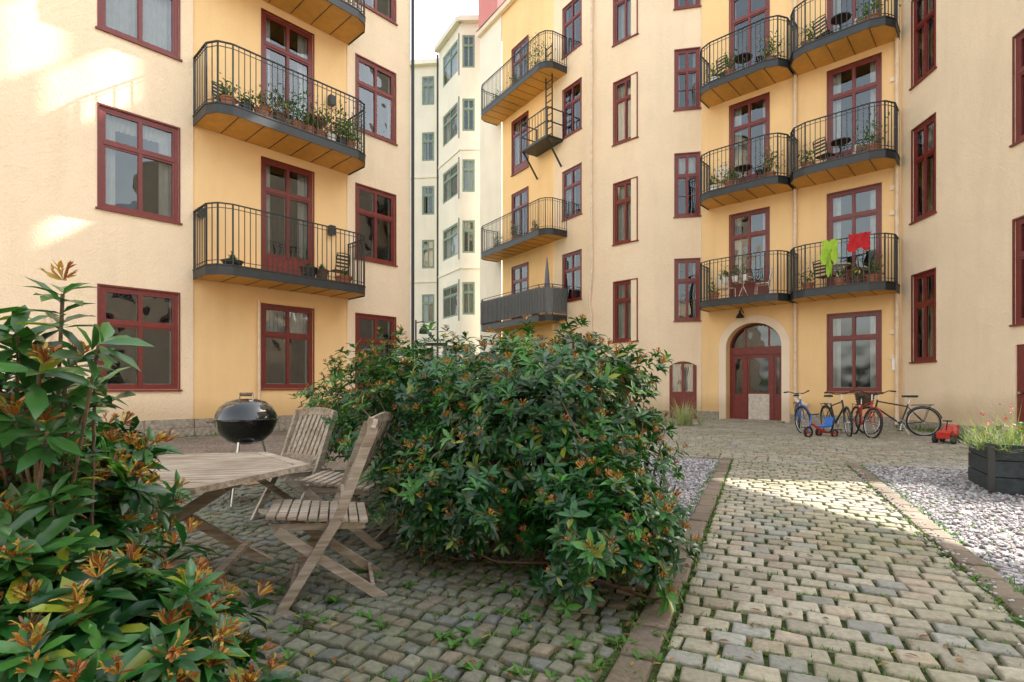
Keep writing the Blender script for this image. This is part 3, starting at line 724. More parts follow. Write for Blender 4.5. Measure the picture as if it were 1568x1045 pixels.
def in_apron(x,y):
    if (V((x,y,0))-WA.p0).dot(WA.n)<.06 or (V((x,y,0))-WR.p0).dot(WR.n)<.06: return False
    if (V((x,y,0))-WB1.p0).dot(WB1.n)<.06: return False
    q=V((x,y))-PO; return q.dot(PD)>6.95 and q.dot(PN)>-2.6 and y>8.0-.35*max(0,x-4.2)
ss=6.95
while ss<19:
    x=-2.6+(r%2)*.09
    while x<8:
        L=random.uniform(.15,.2); c=pp(ss+.07,x+L/2)
        if in_apron(*c): s.stone(c[0],c[1],ax,ay,L/2-.01,.057,.024+random.uniform(-.004,.004),scol(True),.006,.008)
        x+=L
    ss+=.14;r+=1
s.obj('courtyard_setts')
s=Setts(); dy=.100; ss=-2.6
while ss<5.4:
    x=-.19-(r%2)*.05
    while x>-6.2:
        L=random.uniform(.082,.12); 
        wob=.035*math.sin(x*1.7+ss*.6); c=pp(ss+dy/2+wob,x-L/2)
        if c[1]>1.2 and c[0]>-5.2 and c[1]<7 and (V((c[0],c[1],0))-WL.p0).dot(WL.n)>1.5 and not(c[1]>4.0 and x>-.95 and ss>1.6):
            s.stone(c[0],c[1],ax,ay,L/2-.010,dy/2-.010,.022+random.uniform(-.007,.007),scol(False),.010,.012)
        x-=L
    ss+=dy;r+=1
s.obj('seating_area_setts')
def inpoly(x,y,P):
    c=False;j=len(P)-1
    for i in range(len(P)):
        if (P[i][1]>y)!=(P[j][1]>y) and x<(P[j][0]-P[i][0])*(y-P[i][1])/(P[j][1]-P[i][1])+P[i][0]: c=not c
        j=i
    return c
ico=[];ph=(1+5**.5)/2
for a in (-1,1):
    for b in (-ph,ph): ico+=[(0,a,b),(a,b,0),(b,0,a)]
ico=np.array(ico);ico/=np.linalg.norm(ico[0])
from itertools import combinations
el=min(np.linalg.norm(ico[i]-ico[j]) for i,j in combinations(range(12),2))
tri=[]
for t in combinations(range(12),3):
    if all(abs(np.linalg.norm(ico[a]-ico[b])-el)<1e-3 for a,b in combinations(t,2)):
        n=np.cross(ico[t[1]]-ico[t[0]],ico[t[2]]-ico[t[0]]); tri.append(t if n.dot(ico[t[0]])>0 else (t[0],t[2],t[1]))
tri=np.array(tri)
P1=[pp(-.3,1.72),pp(7.2,1.72),(8.5,8.2),(8.6,5),(4,2.2)];P2=[pp(1.3,-.2),pp(6.8,-.2),(1.5,9),(-.5,9),(.7,5)]
pts=[]
while len(pts)<13000:
    x=random.uniform(-.5,8.6);y=random.uniform(1.5,9)
    if inpoly(x,y,P1) and x<y*1.02 or inpoly(x,y,P2): pts.append((x,y))
for i in range(350):
    pts.append(pp(random.uniform(0,6.5),1.6-abs(random.gauss(0,.13))))
N=len(pts);pts=np.array(pts);sz=rng.uniform(.009,.019,N);sz[-350:]*=.6
sc=np.stack([sz*rng.uniform(.8,1.4,N),sz*rng.uniform(.8,1.3,N),sz*rng.uniform(.5,.9,N)],1)
an=rng.uniform(0,6.28,N);vv=ico[None]*sc[:,None,:]*(1+rng.uniform(-.15,.15,(N,12,1)))
xx=vv[:,:,0]*np.cos(an)[:,None]-vv[:,:,1]*np.sin(an)[:,None];yy=vv[:,:,0]*np.sin(an)[:,None]+vv[:,:,1]*np.cos(an)[:,None]
bz=np.full(N,.008);bz[-350:]=.030
vs=np.stack([xx+pts[:,0:1],yy+pts[:,1:2],vv[:,:,2]+bz[:,None]+sz[:,None]*.3],2).reshape(-1,3)
fs=(tri[None]+(np.arange(N)*12)[:,None,None]).reshape(-1,3)
me=bpy.data.meshes.new('loose_gravel');me.from_pydata(vs.tolist(),[],fs.tolist());me.materials.append(M['stones'])
cc=np.ones((N,12,4));g=rng.uniform(.15,.58,N);tint=rng.uniform(-.03,.04,N);cc[:,:,0]=(g+tint)[:,None];cc[:,:,1]=g[:,None]*.95;cc[:,:,2]=(g*.98-tint*.4)[:,None]
ca=me.color_attributes.new('Col','FLOAT_COLOR','POINT');ca.data.foreach_set('color',cc.reshape(-1))
o=bpy.data.objects.new('loose_gravel',me);scene.collection.objects.link(o)
lv=Leaves()
def tuft(lv,x,y,n,h,cols,z=0,spread=.5,w=.006):
    for i in range(n):
        a=random.random()*6.28; e=random.uniform(.1,spread); d=V((math.cos(a)*math.sin(e*1.57),math.sin(a)*math.sin(e*1.57),math.cos(e*1.57)))
        k=random.uniform(.7,1.3);c=random.choice(cols)
        lv.add((x+random.gauss(0,.01),y+random.gauss(0,.01),z),d,V((-d.z*math.cos(a),-d.z*math.sin(a),.7)),h*random.uniform(.5,1.2),w*random.uniform(.7,1.4),(c[0]*k,c[1]*k,c[2]*k))
GC=[(.08,.18,.03),(.12,.24,.035),(.06,.14,.025),(.18,.23,.06)]
for i in range(1500):
    x=random.uniform(-3.4,.6);y=random.uniform(1.7,5)
    if (V((x,y))-PO).dot(PN)<-.1: tuft(lv,x,y,random.randint(4,9),random.uniform(.015,.045),GC,.010,.9)
for i in range(4200):
    sI=random.choice(range(0,64))*.134-1.6; ww=random.uniform(-.05,1.55)
    if noise.noise(V((sI*.8,ww*1.3,3)))<-.15: continue
    c=pp(sI+random.gauss(0,.006),ww); tuft(lv,c[0],c[1],random.randint(3,8),random.uniform(.012,.03),GC,.010,1.0,.005)
for i in range(700):
    c=pp(random.uniform(-1.5,6.9),random.choice([-.19,-.0,1.52,1.7])+random.gauss(0,.03)); tuft(lv,c[0],c[1],random.randint(4,10),random.uniform(.02,.06),GC,.01,.9)
for i in range(200):
    c=pp(random.uniform(0,7),1.72+abs(random.gauss(0,.5))); tuft(lv,c[0],c[1],random.randint(4,8),random.uniform(.02,.04),GC,.01,.9)
lv.make('weeds','grass',grass=True)
lv=Leaves()
for i in range(130):
    x=random.gauss(-.1,.9);y=random.uniform(1.9,3.4)
    if i>100: x,y=pp(random.uniform(-1,4),random.choice([-.2,0,1.52,1.7]))
    elif (V((x,y))-PO).dot(PN)>-.05: continue
    for k in range(random.randint(5,10)):
        a=random.random()*6.28;d=V((math.cos(a),math.sin(a),random.uniform(.25,.9)));q=random.uniform(.8,1.3)
        lv.add((x,y,.015),d,(0,0,1),random.uniform(.025,.075),random.uniform(.012,.022),(.075*q,.185*q,.032*q))
for i in range(420):
    x=random.gauss(-.1,1.2);y=random.uniform(1.9,4.2);q=random.uniform(.6,1.2);c=random.choice([(.3,.17,.06),(.2,.1,.04),(.35,.27,.08),(.14,.09,.04)])
    lv.add((x,y,.034),(random.gauss(0,1),random.gauss(0,1),.05),(random.gauss(0,.2),random.gauss(0,.2),1),random.uniform(.02,.06),random.uniform(.01,.02),tuple(v*q for v in c))
lv.make('broadleaf_weeds','grass')
# ------------------------------------------------------------------ bushes
bush('rhododendron_bush',[((.27,3.95,.80),(.82,.85,.76),1.25),((-.55,5.0,.80),(1.0,1.0,.74),1.2),((-1.45,6.3,.78),(.8,.9,.76),.8),((.48,3.06,.34),(.43,.52,.38),.6),((-.3,3.7,.42),(.55,.6,.44),.55)],
     1900,.088,[(.3,4.0,0),(-.5,5,0),(-1.4,6.2,0),(.5,3.4,0),(-.2,4.1,0)],.28,.5,190,stemr=.014)
ex=[((-1.07,1.28,1.37),(.1,-.1,1),.10,True),((-1.22,1.33,1.24),(-.2,-.1,1),.11,False),((-1.10,1.25,1.18),(.5,-.2,.7),.11,True),((-1.24,1.38,1.10),(.3,-.3,1),.11,True),((-1.0,1.3,1.25),(.6,0,.5),.10,False),((-1.27,1.3,1.32),(-.3,0,.8),.11,True),
    ((-1.18,1.28,1.28),(.2,-.4,.8),.11,False),((-1.3,1.35,1.16),(-.2,-.4,.8),.11,False),((-1.2,1.3,1.06),(.4,-.4,.6),.11,True),((-1.32,1.38,1.0),(.2,-.3,.8),.11,False)]
for i in range(46):
    zz=random.uniform(.55,1.2)
    ex.append(((random.uniform(-1.42,-1.12),random.uniform(1.25,1.5),zz),(random.uniform(-.4,.5),random.uniform(-.6,.0),.8),random.uniform(.085,.11),i%3==0))
bush('rhododendron_bush',[((-1.92,1.95,.55),(.48,.5,.44),.8),((-1.08,1.40,.36),(.33,.34,.31),.75),((-1.68,1.75,.82),(.40,.40,.25),.6),((-1.5,1.55,.55),(.34,.35,.35),.6),((-.80,1.32,.18),(.24,.25,.20),.25)],
     800,.100,[(-1.5,1.8,0),(-1.2,1.5,0)],.5,.4,50,ex,.007)
# ------------------------------------------------------------------ furniture
def frame(x,y,heading,z=0):
    return Matrix.Translation((x,y,z))@Matrix.Rotation(heading,4,'Z')
def chair(x,y,heading):
    e=empty('folding_chair');Mx=frame(x,y,heading);mb=MB();T=lambda a,b,c:Mx@V((a,b,c));sd=Mx.to_3x3()@V((0,1,0)); up=Mx.to_3x3()@V((0,0,1));fw=Mx.to_3x3()@V((1,0,0))
    def S(a,b,w,h,side=sd): mb.beam(T(*a),T(*b),w,h,side)
    hw=.24
    for q in (-1,1):
        y0=q*hw
        S((.22,y0,.0),(-.06,y0,.46),.026,.05); S((-.06,y0,.46),(-.24,y0,.93),.026,.05)
        y1=q*(hw-.035)
        S((-.30,y1,.0),(.24,y1,.41),.026,.048)
        S((-.2,y1-q*.03,.40),(.27,y1-q*.03,.425),.022,.035)
    S((-.24,-hw+.05,.06),(-.24,hw-.05,.06),.02,.035,fw);S((.17,-hw+.02,.09),(.17,hw-.02,.09),.02,.035,fw)
    for i in range(10):
        f=-.19+i*.051; S((f,-hw+.015,.432+.05*(f+.19)/.46),(f,hw-.015,.432+.05*(f+.19)/.46),.042,.016,fw)
    for a,b in zip(range(6),range(1,7)):
        ya=-hw-.012+(2*hw+.024)*a/6;yb=-hw-.012+(2*hw+.024)*b/6
        ba=-.235-.03*math.sin(math.pi*a/6);bb=-.235-.03*math.sin(math.pi*b/6)
        za=.90+.03*math.sin(math.pi*a/6);zb=.90+.03*math.sin(math.pi*b/6)
        S((ba,ya,za),(bb,yb,zb),.024,.065,fw)
    S((-.085,-hw,.54),(-.085,hw,.54),.022,.04,fw)
    for i in range(8):
        yy=-hw+.045+(2*hw-.09)*i/7; S((-.09,yy,.54),(-.245-.02*math.sin(math.pi*(i+.5)/8),yy,.90),.036,.012)
    mb.obj('frame',[M['wood']],e,mat=Mx); return e
chair(-1.04,3.02,math.radians(198)); chair(-1.20,3.98,math.radians(178)); chair(-1.88,4.62,math.radians(240))
e=empty('garden_table');tx,ty=-2.0,3.08;Mx=frame(tx,ty,math.radians(12));mb=MB();R=.8;TH=.68
T=lambda a,b,c:Mx@V((a,b,c)); R3=Mx.to_3x3()
def hexx(yv,r):
    h=r*math.sqrt(3)/2; yv=max(-h,min(h,yv)); return r-abs(yv)/math.sqrt(3)
rin=R-.09;h=rin*math.sqrt(3)/2;n=15;wv=2*h/n
for i in range(n):
    y0=-h+i*wv+.006;y1=-h+(i+1)*wv-.006
    a0=hexx(y0,rin);a1=hexx(y1,rin)
    mb.box8([T(-a0,y0,TH-.022),T(a0,y0,TH-.022),T(a1,y1,TH-.022),T(-a1,y1,TH-.022),T(-a0,y0,TH),T(a0,y0,TH),T(a1,y1,TH),T(-a1,y1,TH)])
for k in range(6):
    a=math.radians(60*k);b=math.radians(60*(k+1)-0)
    q=[(R*math.cos(a),R*math.sin(a)),(R*math.cos(b),R*math.sin(b)),((rin+.004)*math.cos(b),(rin+.004)*math.sin(b)),((rin+.004)*math.cos(a),(rin+.004)*math.sin(a))]
    mb.box8([T(*p,TH-.03) for p in q]+[T(*p,TH+.002) for p in q])
for k in (-1,1):
    mb.beam(T(-.5,k*.33,TH-.05),T(.5,k*.33,TH-.05),.03,.05,(0,0,1))
    mb.beam(T(-.42,k*.30,TH-.06),T(.52,k*.30,0),.035,.055,R3@V((0,1,0)))
    mb.beam(T(.42,k*.36,TH-.06),T(-.52,k*.36,0),.035,.055,R3@V((0,1,0)))
for q in (-.36,.36): mb.beam(T(q,-.36,.13),T(q,.36,.13),.03,.045,(0,0,1))
mb.beam(T(0,-.36,.34),T(0,.36,.34),.03,.045,(0,0,1))
mb.obj('table_top_and_legs',[M['wood']],e,mat=Mx)
e=empty('kettle_barbecue');mb=MB();gx,gy=-2.62,5.3
prof=[(0,.58),(.08,.585),(.17,.62),(.24,.69),(.275,.77),(.285,.815),(.292,.82),(.292,.832),(.285,.835),(.275,.88),(.235,.95),(.17,1.0),(.09,1.025),(0,1.03)]
mb.lathe((gx,gy,0),prof,36); mb.obj('bowl_and_lid',[M['black']],e,True)
mb=MB()
for k in range(3):
    a=2.1*k+.5; mb.tube([(gx+.14*math.cos(a),gy+.14*math.sin(a),.62),(gx+.27*math.cos(a),gy+.27*math.sin(a),.02)],.012,8)
mb.lathe((gx,gy,.44),[(.0,0),(.12,.005),(.14,.03)],20); mb.lathe((gx,gy,.2),[(0,0),(.2,0),(.2,.01)],20)
mb.lathe((gx+.1,gy-.08,1.0),[(.035,0),(.035,.02),(0,.022)],12)
mb.tube([(gx-.07,gy,1.02),(gx-.06,gy,1.07),(gx+.06,gy,1.07),(gx+.07,gy,1.02)],.009,6); mb.obj('legs_and_fittings',[M['chrome']],e,True)
mb=MB();mb.tube([(gx-.06,gy,1.072),(gx+.06,gy,1.072)],.018,8); 
mb.tube([(gx-.29,gy-.05,.8),(gx-.36,gy-.04,.8),(gx-.36,gy+.04,.8),(gx-.29,gy+.05,.8)],.012,6);mb.obj('handles',[M['bark']],e,True)
e=empty('planter_box');mb=MB()
Mx=frame(5.12,5.73,math.radians(-28))
for i in range(3):
    z0=.01+i*.178
    for (a,b) in (((0,0),(1.5,.04)),((0,.86),(1.5,.9)),((0,.042),(.04,.858)),((1.46,.042),(1.5,.858))):
        o=(random.uniform(-.005,.005)); p=[(a[0]+o,a[1]),(b[0]+o,a[1]),(b[0]+o,b[1]),(a[0]+o,b[1])]
        mb.box8([Mx@V((*q,z0)) for q in p]+[Mx@V((*q,z0+.168)) for q in p])
mb.obj('boards',[M['planter']],e)
mb=MB();
for (a,b) in ((-.006,-.006),(1.506,-.006),(.75,-.006)): mb.box8([Mx@V((a+c[0],b+c[1],z)) for z in (.02,.54) for c in ((-.03,-.004),(.03,-.004),(.03,.01),(-.03,.01))])
mb.obj('corner_irons',[M['steel']],e)
mb=MB();mb.add([Mx@V((.04,.04,.47)),Mx@V((1.46,.04,.47)),Mx@V((1.46,.86,.47)),Mx@V((.04,.86,.47))],[(0,1,2,3)]);mb.obj('earth',[M['soil']],e)
lv=Leaves()
for i in range(230):
    p=Mx@V((random.uniform(-.06,1.5),random.uniform(-.04,.92),.47)); tuft(lv,p.x,p.y,16,random.uniform(.14,.34),[(.14,.18,.10),(.19,.22,.13),(.09,.15,.05),(.25,.24,.14)],.45,.9,.008)
for i in range(150):
    p=Mx@V((random.uniform(-.1,1.5),random.uniform(.0,.85),.47)); tuft(lv,p.x,p.y,2,random.uniform(.4,.72),[(.33,.27,.15),(.22,.24,.11)],.45,.5,.004)
lv.make('grasses','grass',e,grass=True)
lv=Leaves()
for i in range(240):
    p=Mx@V((random.uniform(.0,1.5),random.uniform(.0,.8),random.uniform(.5,.72)));q=random.uniform(.7,1.3)
    lv.add(p,(random.gauss(0,1),random.gauss(0,1),random.gauss(.4,.5)),(.1,.1,1),random.uniform(.04,.09),random.uniform(.02,.04),(.07*q,.16*q,.05*q))
for i in range(30):
    p=Mx@V((random.uniform(.0,1.5),random.uniform(.05,.8),random.uniform(.66,.95)))
    for k in range(6): lv.add(p,(random.gauss(0,1),random.gauss(0,1),random.gauss(0,1)),(0.1,.2,1),.024,.018,(.4,.03,.03) if i%2 else (.4,.16,.22))
lv.make('leaves_and_flowers','grass',e)
lv=Leaves()
for i in range(16): tuft(lv,5.0+random.gauss(0,.22),15.6+random.gauss(0,.25),24,random.uniform(.5,.95),[(.4,.42,.25),(.3,.38,.15),(.5,.48,.35)],0,.45,.014)
lv.make('ornamental_grass','grass',grass=True)
lv=Leaves()
for i in range(90):
    q=WR.pt(random.uniform(.2,4.0),random.uniform(.05,.35),0); tuft(lv,q.x,q.y,10,random.uniform(.08,.3),GC+[(.35,.33,.2)],0,.7,.008)
for i in range(160):
    q=WL.pt(random.uniform(-1,9.3),random.uniform(.06,.3),0); tuft(lv,q.x,q.y,8,random.uniform(.05,.2),GC,0,.8,.008)
lv.make('wall_foot_weeds','grass',grass=True)
# ------------------------------------------------------------------ bicycles and toys
def ring(mb,c,ax,up,r,tr,n=28,mi=0,a0=0,a1=6.2832):
    closed=a1-a0>6.28; pts=[c+ax*math.cos(a0+(a1-a0)*i/n)*r+up*math.sin(a0+(a1-a0)*i/n)*r for i in range(n if closed else n+1)]
    mb.tube(pts,tr,6,mi,closed)
def bicycle(x,y,hd,col,basket=False,lean=.08,steer=.3,name='bicycle'):
    e=empty(name);Mx=frame(x,y,hd)@Matrix.Rotation(lean,4,'X');mb=MB();T=lambda a,b,c:Mx@V((a,b,c));R3=Mx.to_3x3()
    f=R3@V((1,0,0));u=R3@V((0,0,1));sd=R3@V((0,1,0)); fs=R3@V((math.cos(steer),math.sin(steer),0))
    rw=.335; ra=T(-.52,0,rw); fa=T(.56,0,rw)
    for c,a in ((ra,f),(fa,fs)):
        ring(mb,c,a,u,rw-.015,.021,32,1); ring(mb,c,a,u,rw-.04,.008,32,2)
        for k in range(14):
            an=6.283*k/14; mb.tube([c,c+(a*math.cos(an)+u*math.sin(an))*(rw-.04)],.0022,3,2)
        nn=a.cross(u); mb.tube([c-nn*.04,c+nn*.04],.02,8,2)
        ring(mb,c,a,u,rw+.022,.014,14,0,.5,2.9)
    bb=T(-.08,0,.28);stp=T(-.24,0,.74);ht=T(.36,0,.84);hb=T(.40,0,.66)
    for p,q,r in ((bb,stp,.017),(bb,hb,.020),(stp.lerp(bb,.12),ht.lerp(hb,.2),.016),(ht,hb,.021)): mb.tube([p,q],r,8,0)
    for q in (-1,1):
        mb.tube([bb+sd*q*.03,ra+sd*q*.05],.010,6,0);mb.tube([stp.lerp(bb,.12),ra+sd*q*.05],.009,6,0)
        nf=fs.cross(u); mb.tube([hb,hb.lerp(fa,.3)+nf*q*.04,fa+nf*q*.045],.012,6,0)
    mb.tube([stp,T(-.28,0,.88)],.012,6,2)
    sp=[(-.42,-.075),(-.42,.075),(-.30,.065),(-.12,.018),(-.12,-.018),(-.30,-.065)]
    o=[T(a,b,.90) for a,b in sp]+[T(a*.98-.004,b*.8,.945) for a,b in sp]
    mb.add(o,[(5,4,3,2,1,0),(6,7,8,9,10,11)]+[(i,(i+1)%6,6+(i+1)%6,6+i) for i in range(6)],1)
    st=T(.33,0,.98);mb.tube([ht,st],.013,6,2); nf=fs.cross(u)
    mb.tube([st-nf*.29-fs*.16+u*.04,st-nf*.24-fs*.03+u*.05,st-nf*.1,st+nf*.1,st+nf*.24-fs*.03+u*.05,st+nf*.29-fs*.16+u*.04],.012,6,1)
    for q in(-1,1): mb.tube([st+nf*q*.29-fs*.18+u*.04,st+nf*q*.26-fs*.06+u*.05],.018,6,1)
    ring(mb,bb+sd*.04,f,u,.085,.008,16,2); mb.tube([bb+sd*.06,bb+sd*.07+u*-.16+f*.03],.009,5,2);mb.tube([bb-sd*.06,bb-sd*.07+u*.16-f*.03],.009,5,2)
    mb.box8([bb+sd*.07+u*-.17+f*.03+a for a in (V((-.04,-.04,0)),V((.04,-.04,0)),V((.04,.04,0)),V((-.04,.04,0)),V((-.04,-.04,.02)),V((.04,-.04,.02)),V((.04,.04,.02)),V((-.04,.04,.02)))],1)
    for q in (-.05,.05): mb.tube([T(-.3,q,.72),T(-.72,q,.73)],.007,5,1); mb.tube([T(-.66,q,.73),ra+sd*q],.006,5,1)
    for k in range(5): mb.tube([T(-.38-k*.08,-.05,.725),T(-.38-k*.08,.05,.725)],.005,4,1)
    mb.tube([T(-.1,.02,.3),T(-.2,.2,.02)],.009,5,2)
    mb.obj('frame_and_wheels',[M[col],M['rubber'],M['chrome']],e,True)
    if basket:
        b=MB();c=T(.62,0,.86)
        for k in range(5):
            z=-.12+k*.06; w=.13+.03*k/4
            b.tube([c+f*w+sd*w*1.2+u*z,c-f*w+sd*w*1.2+u*z,c-f*w-sd*w*1.2+u*z,c+f*w-sd*w*1.2+u*z],.022,5,0,True)
        for k in range(20):
            a=6.283*k/20; q=(f*math.cos(a)+sd*math.sin(a)*1.2); q0=q/max(abs(math.cos(a)),abs(math.sin(a)))
            b.tube([c+q0*.13+u*-.12,c+q0*.16+u*.12],.012,4)
        b.add([c+f*.13+sd*.15-u*.12,c-f*.13+sd*.15-u*.12,c-f*.13-sd*.15-u*.12,c+f*.13-sd*.15-u*.12],[(0,1,2,3)])
        b.obj('basket',[M['wicker']],e)
bicycle(8.95,12.5,math.radians(158),'bikedark',True,.1,.5)
bicycle(8.0,12.3,math.radians(255),'bikered',False,-.1,.2)
bicycle(7.7,12.7,math.radians(262),'bikedark',False,.08,-.2)
bicycle(7.2,13.4,math.radians(248),'bikeblue',False,.06,.4)
e=empty('tricycle');mb=MB();Mx=frame(6.9,12.1,math.radians(200));T=lambda a,b,c:Mx@V((a,b,c));R3=Mx.to_3x3();f=R3@V((1,0,0));sd=R3@V((0,1,0));u=V((0,0,1))
for (c,r) in ((T(.3,0,.13),.11),(T(-.25,.2,.1),.08),(T(-.25,-.2,.1),.08)):
    ring(mb,c,f,u,r,.025,18,1)
    for k in range(6): mb.tube([c,c+(f*math.cos(k*1.047)+u*math.sin(k*1.047))*r],.012,4,0)
mb.tube([T(-.25,-.2,.1),T(-.25,.2,.1)],.014,6,0);mb.tube([T(-.25,0,.11),T(0,0,.2),T(.22,0,.32)],.028,8,0)
mb.tube([T(.3,0,.13),T(.2,0,.52)],.016,6,2);mb.tube([T(.17,-.16,.54),T(.2,0,.52),T(.17,.16,.54)],.014,6,1)
mb.beam(T(-.28,0,.26),T(-.02,0,.24),.2,.04,sd,2);mb.beam(T(-.29,0,.27),T(-.34,0,.45),.2,.03,sd,2)
mb.tube([T(.3,-.1,.13),T(.3,.1,.13)],.01,5,1);mb.obj('body',[M['toyred'],M['rubber'],M['toyblue']],e,True)
e=empty('toy_car');mb=MB();Mx=frame(8.72,10.75,math.radians(215));T=lambda a,b,c:Mx@V((a*.8,b,c));R3=Mx.to_3x3();f=R3@V((1,0,0));sd=R3@V((0,1,0))
prof=[(-.34,.12),(.34,.12),(.36,.24),(.12,.28),(.06,.2),(-.1,.2),(-.14,.36),(-.3,.38),(-.36,.24)]
o=[T(a,-.11,c) for a,c in prof]+[T(a,.11,c) for a,c in prof];n=len(prof)
mb.add(o,[tuple(range(n)),tuple(reversed(range(n,2*n)))]+[(i,n+i,n+(i+1)%n,(i+1)%n) for i in range(n)],0)
for a in (-.24,.26):
    for q in (-1,1): ring(mb,T(a,q*.15,.10),f,u,.075,.032,14,1); mb.tube([T(a,q*.1,.10),T(a,q*.17,.10)],.04,10,1)
mb.tube([T(.12,0,.28),T(.04,0,.46)],.012,5,1);ring(mb,T(.04,0,.46),sd,f,.07,.012,12,1);mb.obj('body',[M['toyred'],M['rubber']],e,True)
# ------------------------------------------------------------------ things on balconies
def pot(W,u,d,z,h=.28,r=.14,fol=.35,col=((.05,.14,.03),(.09,.2,.04)),fl=None,mat='terra',name='potted_plant'):
    e=empty(name);mb=MB();c=W.pt(u,d,z);mb.lathe(c,[(0,0),(r*.7,0),(r,h*.9),(r*1.1,h*.9),(r*1.1,h),(r*.9,h),(r*.85,h*.88),(0,h*.88)],14);mb.obj('pot',[M[mat]],e,True)
    lv=Leaves()
    for i in range(int(120*max(.5,fol/.35))):
        q=V((random.gauss(0,.45),random.gauss(0,.45),abs(random.gauss(.4,.4))));p=c+V((q.x*fol*.6,q.y*fol*.6,h+q.z*fol))
        cc=random.choice(col);k=random.uniform(.7,1.3)
        if fl and random.random()<.25: cc=fl;k=1
        lv.add(p,(random.gauss(0,1),random.gauss(0,1),random.gauss(.4,.7)),(random.gauss(0,.3),.1,1),random.uniform(.06,.13),random.uniform(.025,.05),tuple(x*k for x in cc))
    lv.make('foliage','leaf',e)
def bchair(W,u,d,z,hd,mat='steel'):
    e=empty('balcony_chair');mb=MB();c=W.pt(u,d,z);Mx=frame(c.x,c.y,hd,c.z);T=lambda a,b,c:Mx@V((a,b,c))
    for q in(-1,1):
        mb.tube([T(.2,q*.2,0),T(.18,q*.2,.45),T(-.18,q*.2,.45)],.014,5);mb.tube([T(-.22,q*.2,0),T(-.18,q*.2,.45),T(-.27,q*.19,.88)],.014,5)
    mb.tube([T(-.27,-.19,.88),T(-.29,0,.9),T(-.27,.19,.88)],.014,5)
    for i in range(6): mb.beam(T(-.17+i*.068,-.2,.455),T(-.17+i*.068,.2,.455),.05,.012,Mx.to_3x3()@V((1,0,0)))
    for i in range(4): mb.beam(T(-.2-.018*i,-.19,.55+i*.09),T(-.2-.018*i,.19,.55+i*.09),.05,.01,(0,0,1))
    mb.obj('frame',[M[mat]],e)
def btable(W,u,d,z,mat='steel',r=.3):
    e=empty('balcony_table');mb=MB();c=W.pt(u,d,z);mb.lathe(c,[(0,.70),(r,.70),(r,.725),(0,.725)],20)
    for k in range(3): a=k*2.1;mb.tube([c+V((.22*math.cos(a),.22*math.sin(a),0)),c+V((-.1*math.cos(a),-.1*math.sin(a),.7))],.013,5)
    mb.obj('top_and_legs',[M[mat]],e)
zL=[3.83,7.39]
pot(WL,3.75,.85,zL[1],.3,.16,.35);pot(WL,4.1,.98,zL[1],.25,.14,.3,mat='steel');pot(WL,4.45,.98,zL[1],.25,.17,.4,fl=(.6,.25,.1));pot(WL,4.85,.98,zL[1],.3,.15,.55,col=((.16,.14,.05),(.1,.14,.05)),mat='wicker')
for u_ in (5.3,5.6,5.9,6.2,6.5,6.75): pot(WL,u_,.96,zL[1],.25,.14,random.uniform(.4,.75),fl=random.choice([None,(.6,.2,.3),(.55,.5,.1)]),mat=random.choice(['terra','white','steel']))
btable(WL,6.0,.5,zL[1]);bchair(WL,6.65,.5,zL[1],2.4);bchair(WL,3.85,.45,zL[1],-.5)
pot(WL,3.8,.95,zL[0],.16,.22,.08,mat='steel');pot(WL,5.6,.95,zL[0],.3,.2,.05,mat='steel');pot(WL,5.95,.95,zL[0],.3,.16,.06,mat='wicker');pot(WL,6.6,.9,zL[0],.22,.22,.2)
bchair(WL,6.7,.45,zL[0],2.4)
for zi,z in enumerate((3.88,7.38,10.88)):
    pot(WA,.75,.8,z,.3,.15,.35,mat='white' if zi else 'terra'); bchair(WA,1.05,.55,z,.6,'white' if zi<2 else 'steel');btable(WA,1.6,.6,z,'white' if zi==0 else 'steel',.28);bchair(WA,2.2,.6,z,2.6,'white' if zi==0 else 'steel')
    if zi==0:
        for u_ in (1.2,1.5,1.8): pot(WA,u_,1.0,z+.55,.18,.1,.3,fl=(.7,.3,.4),mat='white')
    else:
        pot(WA,1.3,.95,z,.25,.14,.5);pot(WA,2.5,.8,z,.25,.14,.6,fl=(.6,.5,.1))
    pot(WA,3.5,.75,z,.28,.15,.4);pot(WA,5.1,.8,z,.28,.17,.45 if zi==0 else .6,col=((.06,.16,.03),(.12,.25,.05)))
    bchair(WA,3.9,.5,z,.4);btable(WA,4.3,.6,z,'steel' if zi else 'white',.26);bchair(WA,4.8,.5,z,2.7,'white' if zi else 'steel')
pot(WA,4.75,.9,3.88,.26,.16,.3,fl=(.8,.75,.2),mat='wicker');pot(WA,4.35,.95,3.88,.26,.14,.28,fl=(.8,.8,.7))
def towel(W,u0,u1,d,ztop,dep,mat):
    e=empty('towel');mb=MB();n=10;m=8
    for i in range(n):
        for j in range(m):
            q=[]
            for (a,b) in ((i,j),(i+1,j),(i+1,j+1),(i,j+1)):
                uu=u0+(u1-u0)*a/n*(1-.15*b/m)+.03*math.sin(b*.8+a*.3); zz=ztop-dep*b/m*(1+.12*math.sin(a*.9)); q.append(W.pt(uu,d+.03+.03*math.sin(a*1.3)+.02*b/m,zz))
            mb.add(q,[(0,1,2,3)])
    mb.obj('cloth',[M[mat]],e,True)
towel(WA,3.95,4.4,1.16,5.22,.62,'towelg');towel(WA,4.6,5.15,1.16,5.27,.45,'towelr');towel(WA,4.1,4.22,1.19,4.95,.7,'towelg')
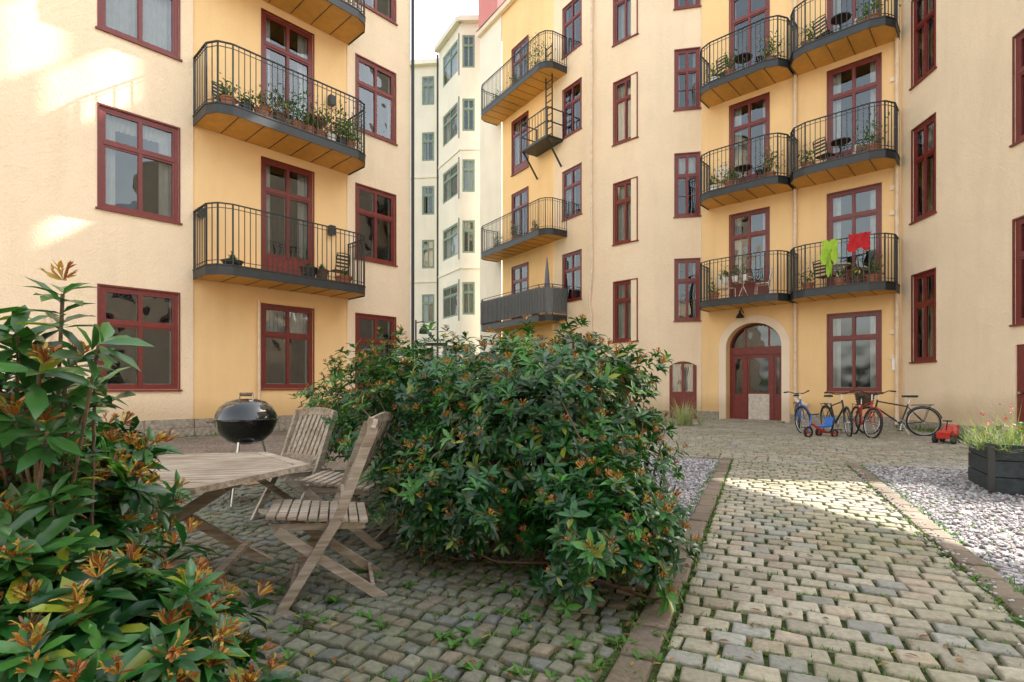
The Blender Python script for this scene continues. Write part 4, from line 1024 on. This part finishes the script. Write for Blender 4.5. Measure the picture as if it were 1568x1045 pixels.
for zb in (4.25,8.0,15.25):
    ua=WC.ua(765,.5);ub=WC.ua(825,.5)
    pot(WC,ua,.6,zb,.35,.2,.5,mat='steel' if zb>9 else 'terra');pot(WC,ub,.7,zb,.35,.2,1.2 if zb>9 else .3)
    pot(WC,(ua*.4+ub*.6),.9,zb,.3,.16,.5,fl=(.6,.3,.2))
    bchair(WC,(ua+ub)/2,.5,zb,.5)
mb=MB();c=WC.pt(WC.ua(835,.6),.5,4.25);mb.lathe(c,[(.03,0),(.03,1.0),(.14,1.1),(.09,2.0),(.02,2.7)],10);mb.obj('closed_parasol',[simple('parasol_canvas',(.16,.17,.22),.9)],None,True)
# ------------------------------------------------------------------ light, sky, camera
w=bpy.data.worlds.new('World');scene.world=w;w.use_nodes=True;nt=w.node_tree
bg=nt.nodes['Background'];sk=nt.nodes.new('ShaderNodeTexSky');sk.sky_type='NISHITA';sk.sun_disc=False
sk.sun_elevation=math.asin(S.z);sk.sun_rotation=math.atan2(S.x,S.y);sk.air_density=2.0;sk.dust_density=3.0;sk.ozone_density=1.0
hs=nt.nodes.new('ShaderNodeHueSaturation');hs.inputs['Saturation'].default_value=.35
nt.links.new(sk.outputs[0],hs.inputs['Color']);nt.links.new(hs.outputs[0],bg.inputs[0]);bg.inputs[1].default_value=.50
# the yard is exposed for its shade, so sun and sky are both scaled up by about the same factor
sl=bpy.data.lights.new('sun','SUN');sl.energy=14;sl.angle=math.radians(.5);sl.color=(1,.94,.84)
so=bpy.data.objects.new('sun',sl);scene.collection.objects.link(so);so.rotation_euler=S.to_track_quat('Z','Y').to_euler()
cd=bpy.data.cameras.new('camera');cam=bpy.data.objects.new('camera',cd);scene.collection.objects.link(cam)
cam.location=(0,0,CH);cam.rotation_euler=(math.radians(90),0,0);cd.sensor_width=36;cd.lens=36*F/1568;cd.shift_y=(592-522.5)/1568;cd.clip_end=1000;cd.clip_start=.05
scene.camera=cam
scene.view_settings.view_transform='Standard';scene.view_settings.look='None';scene.view_settings.exposure=0
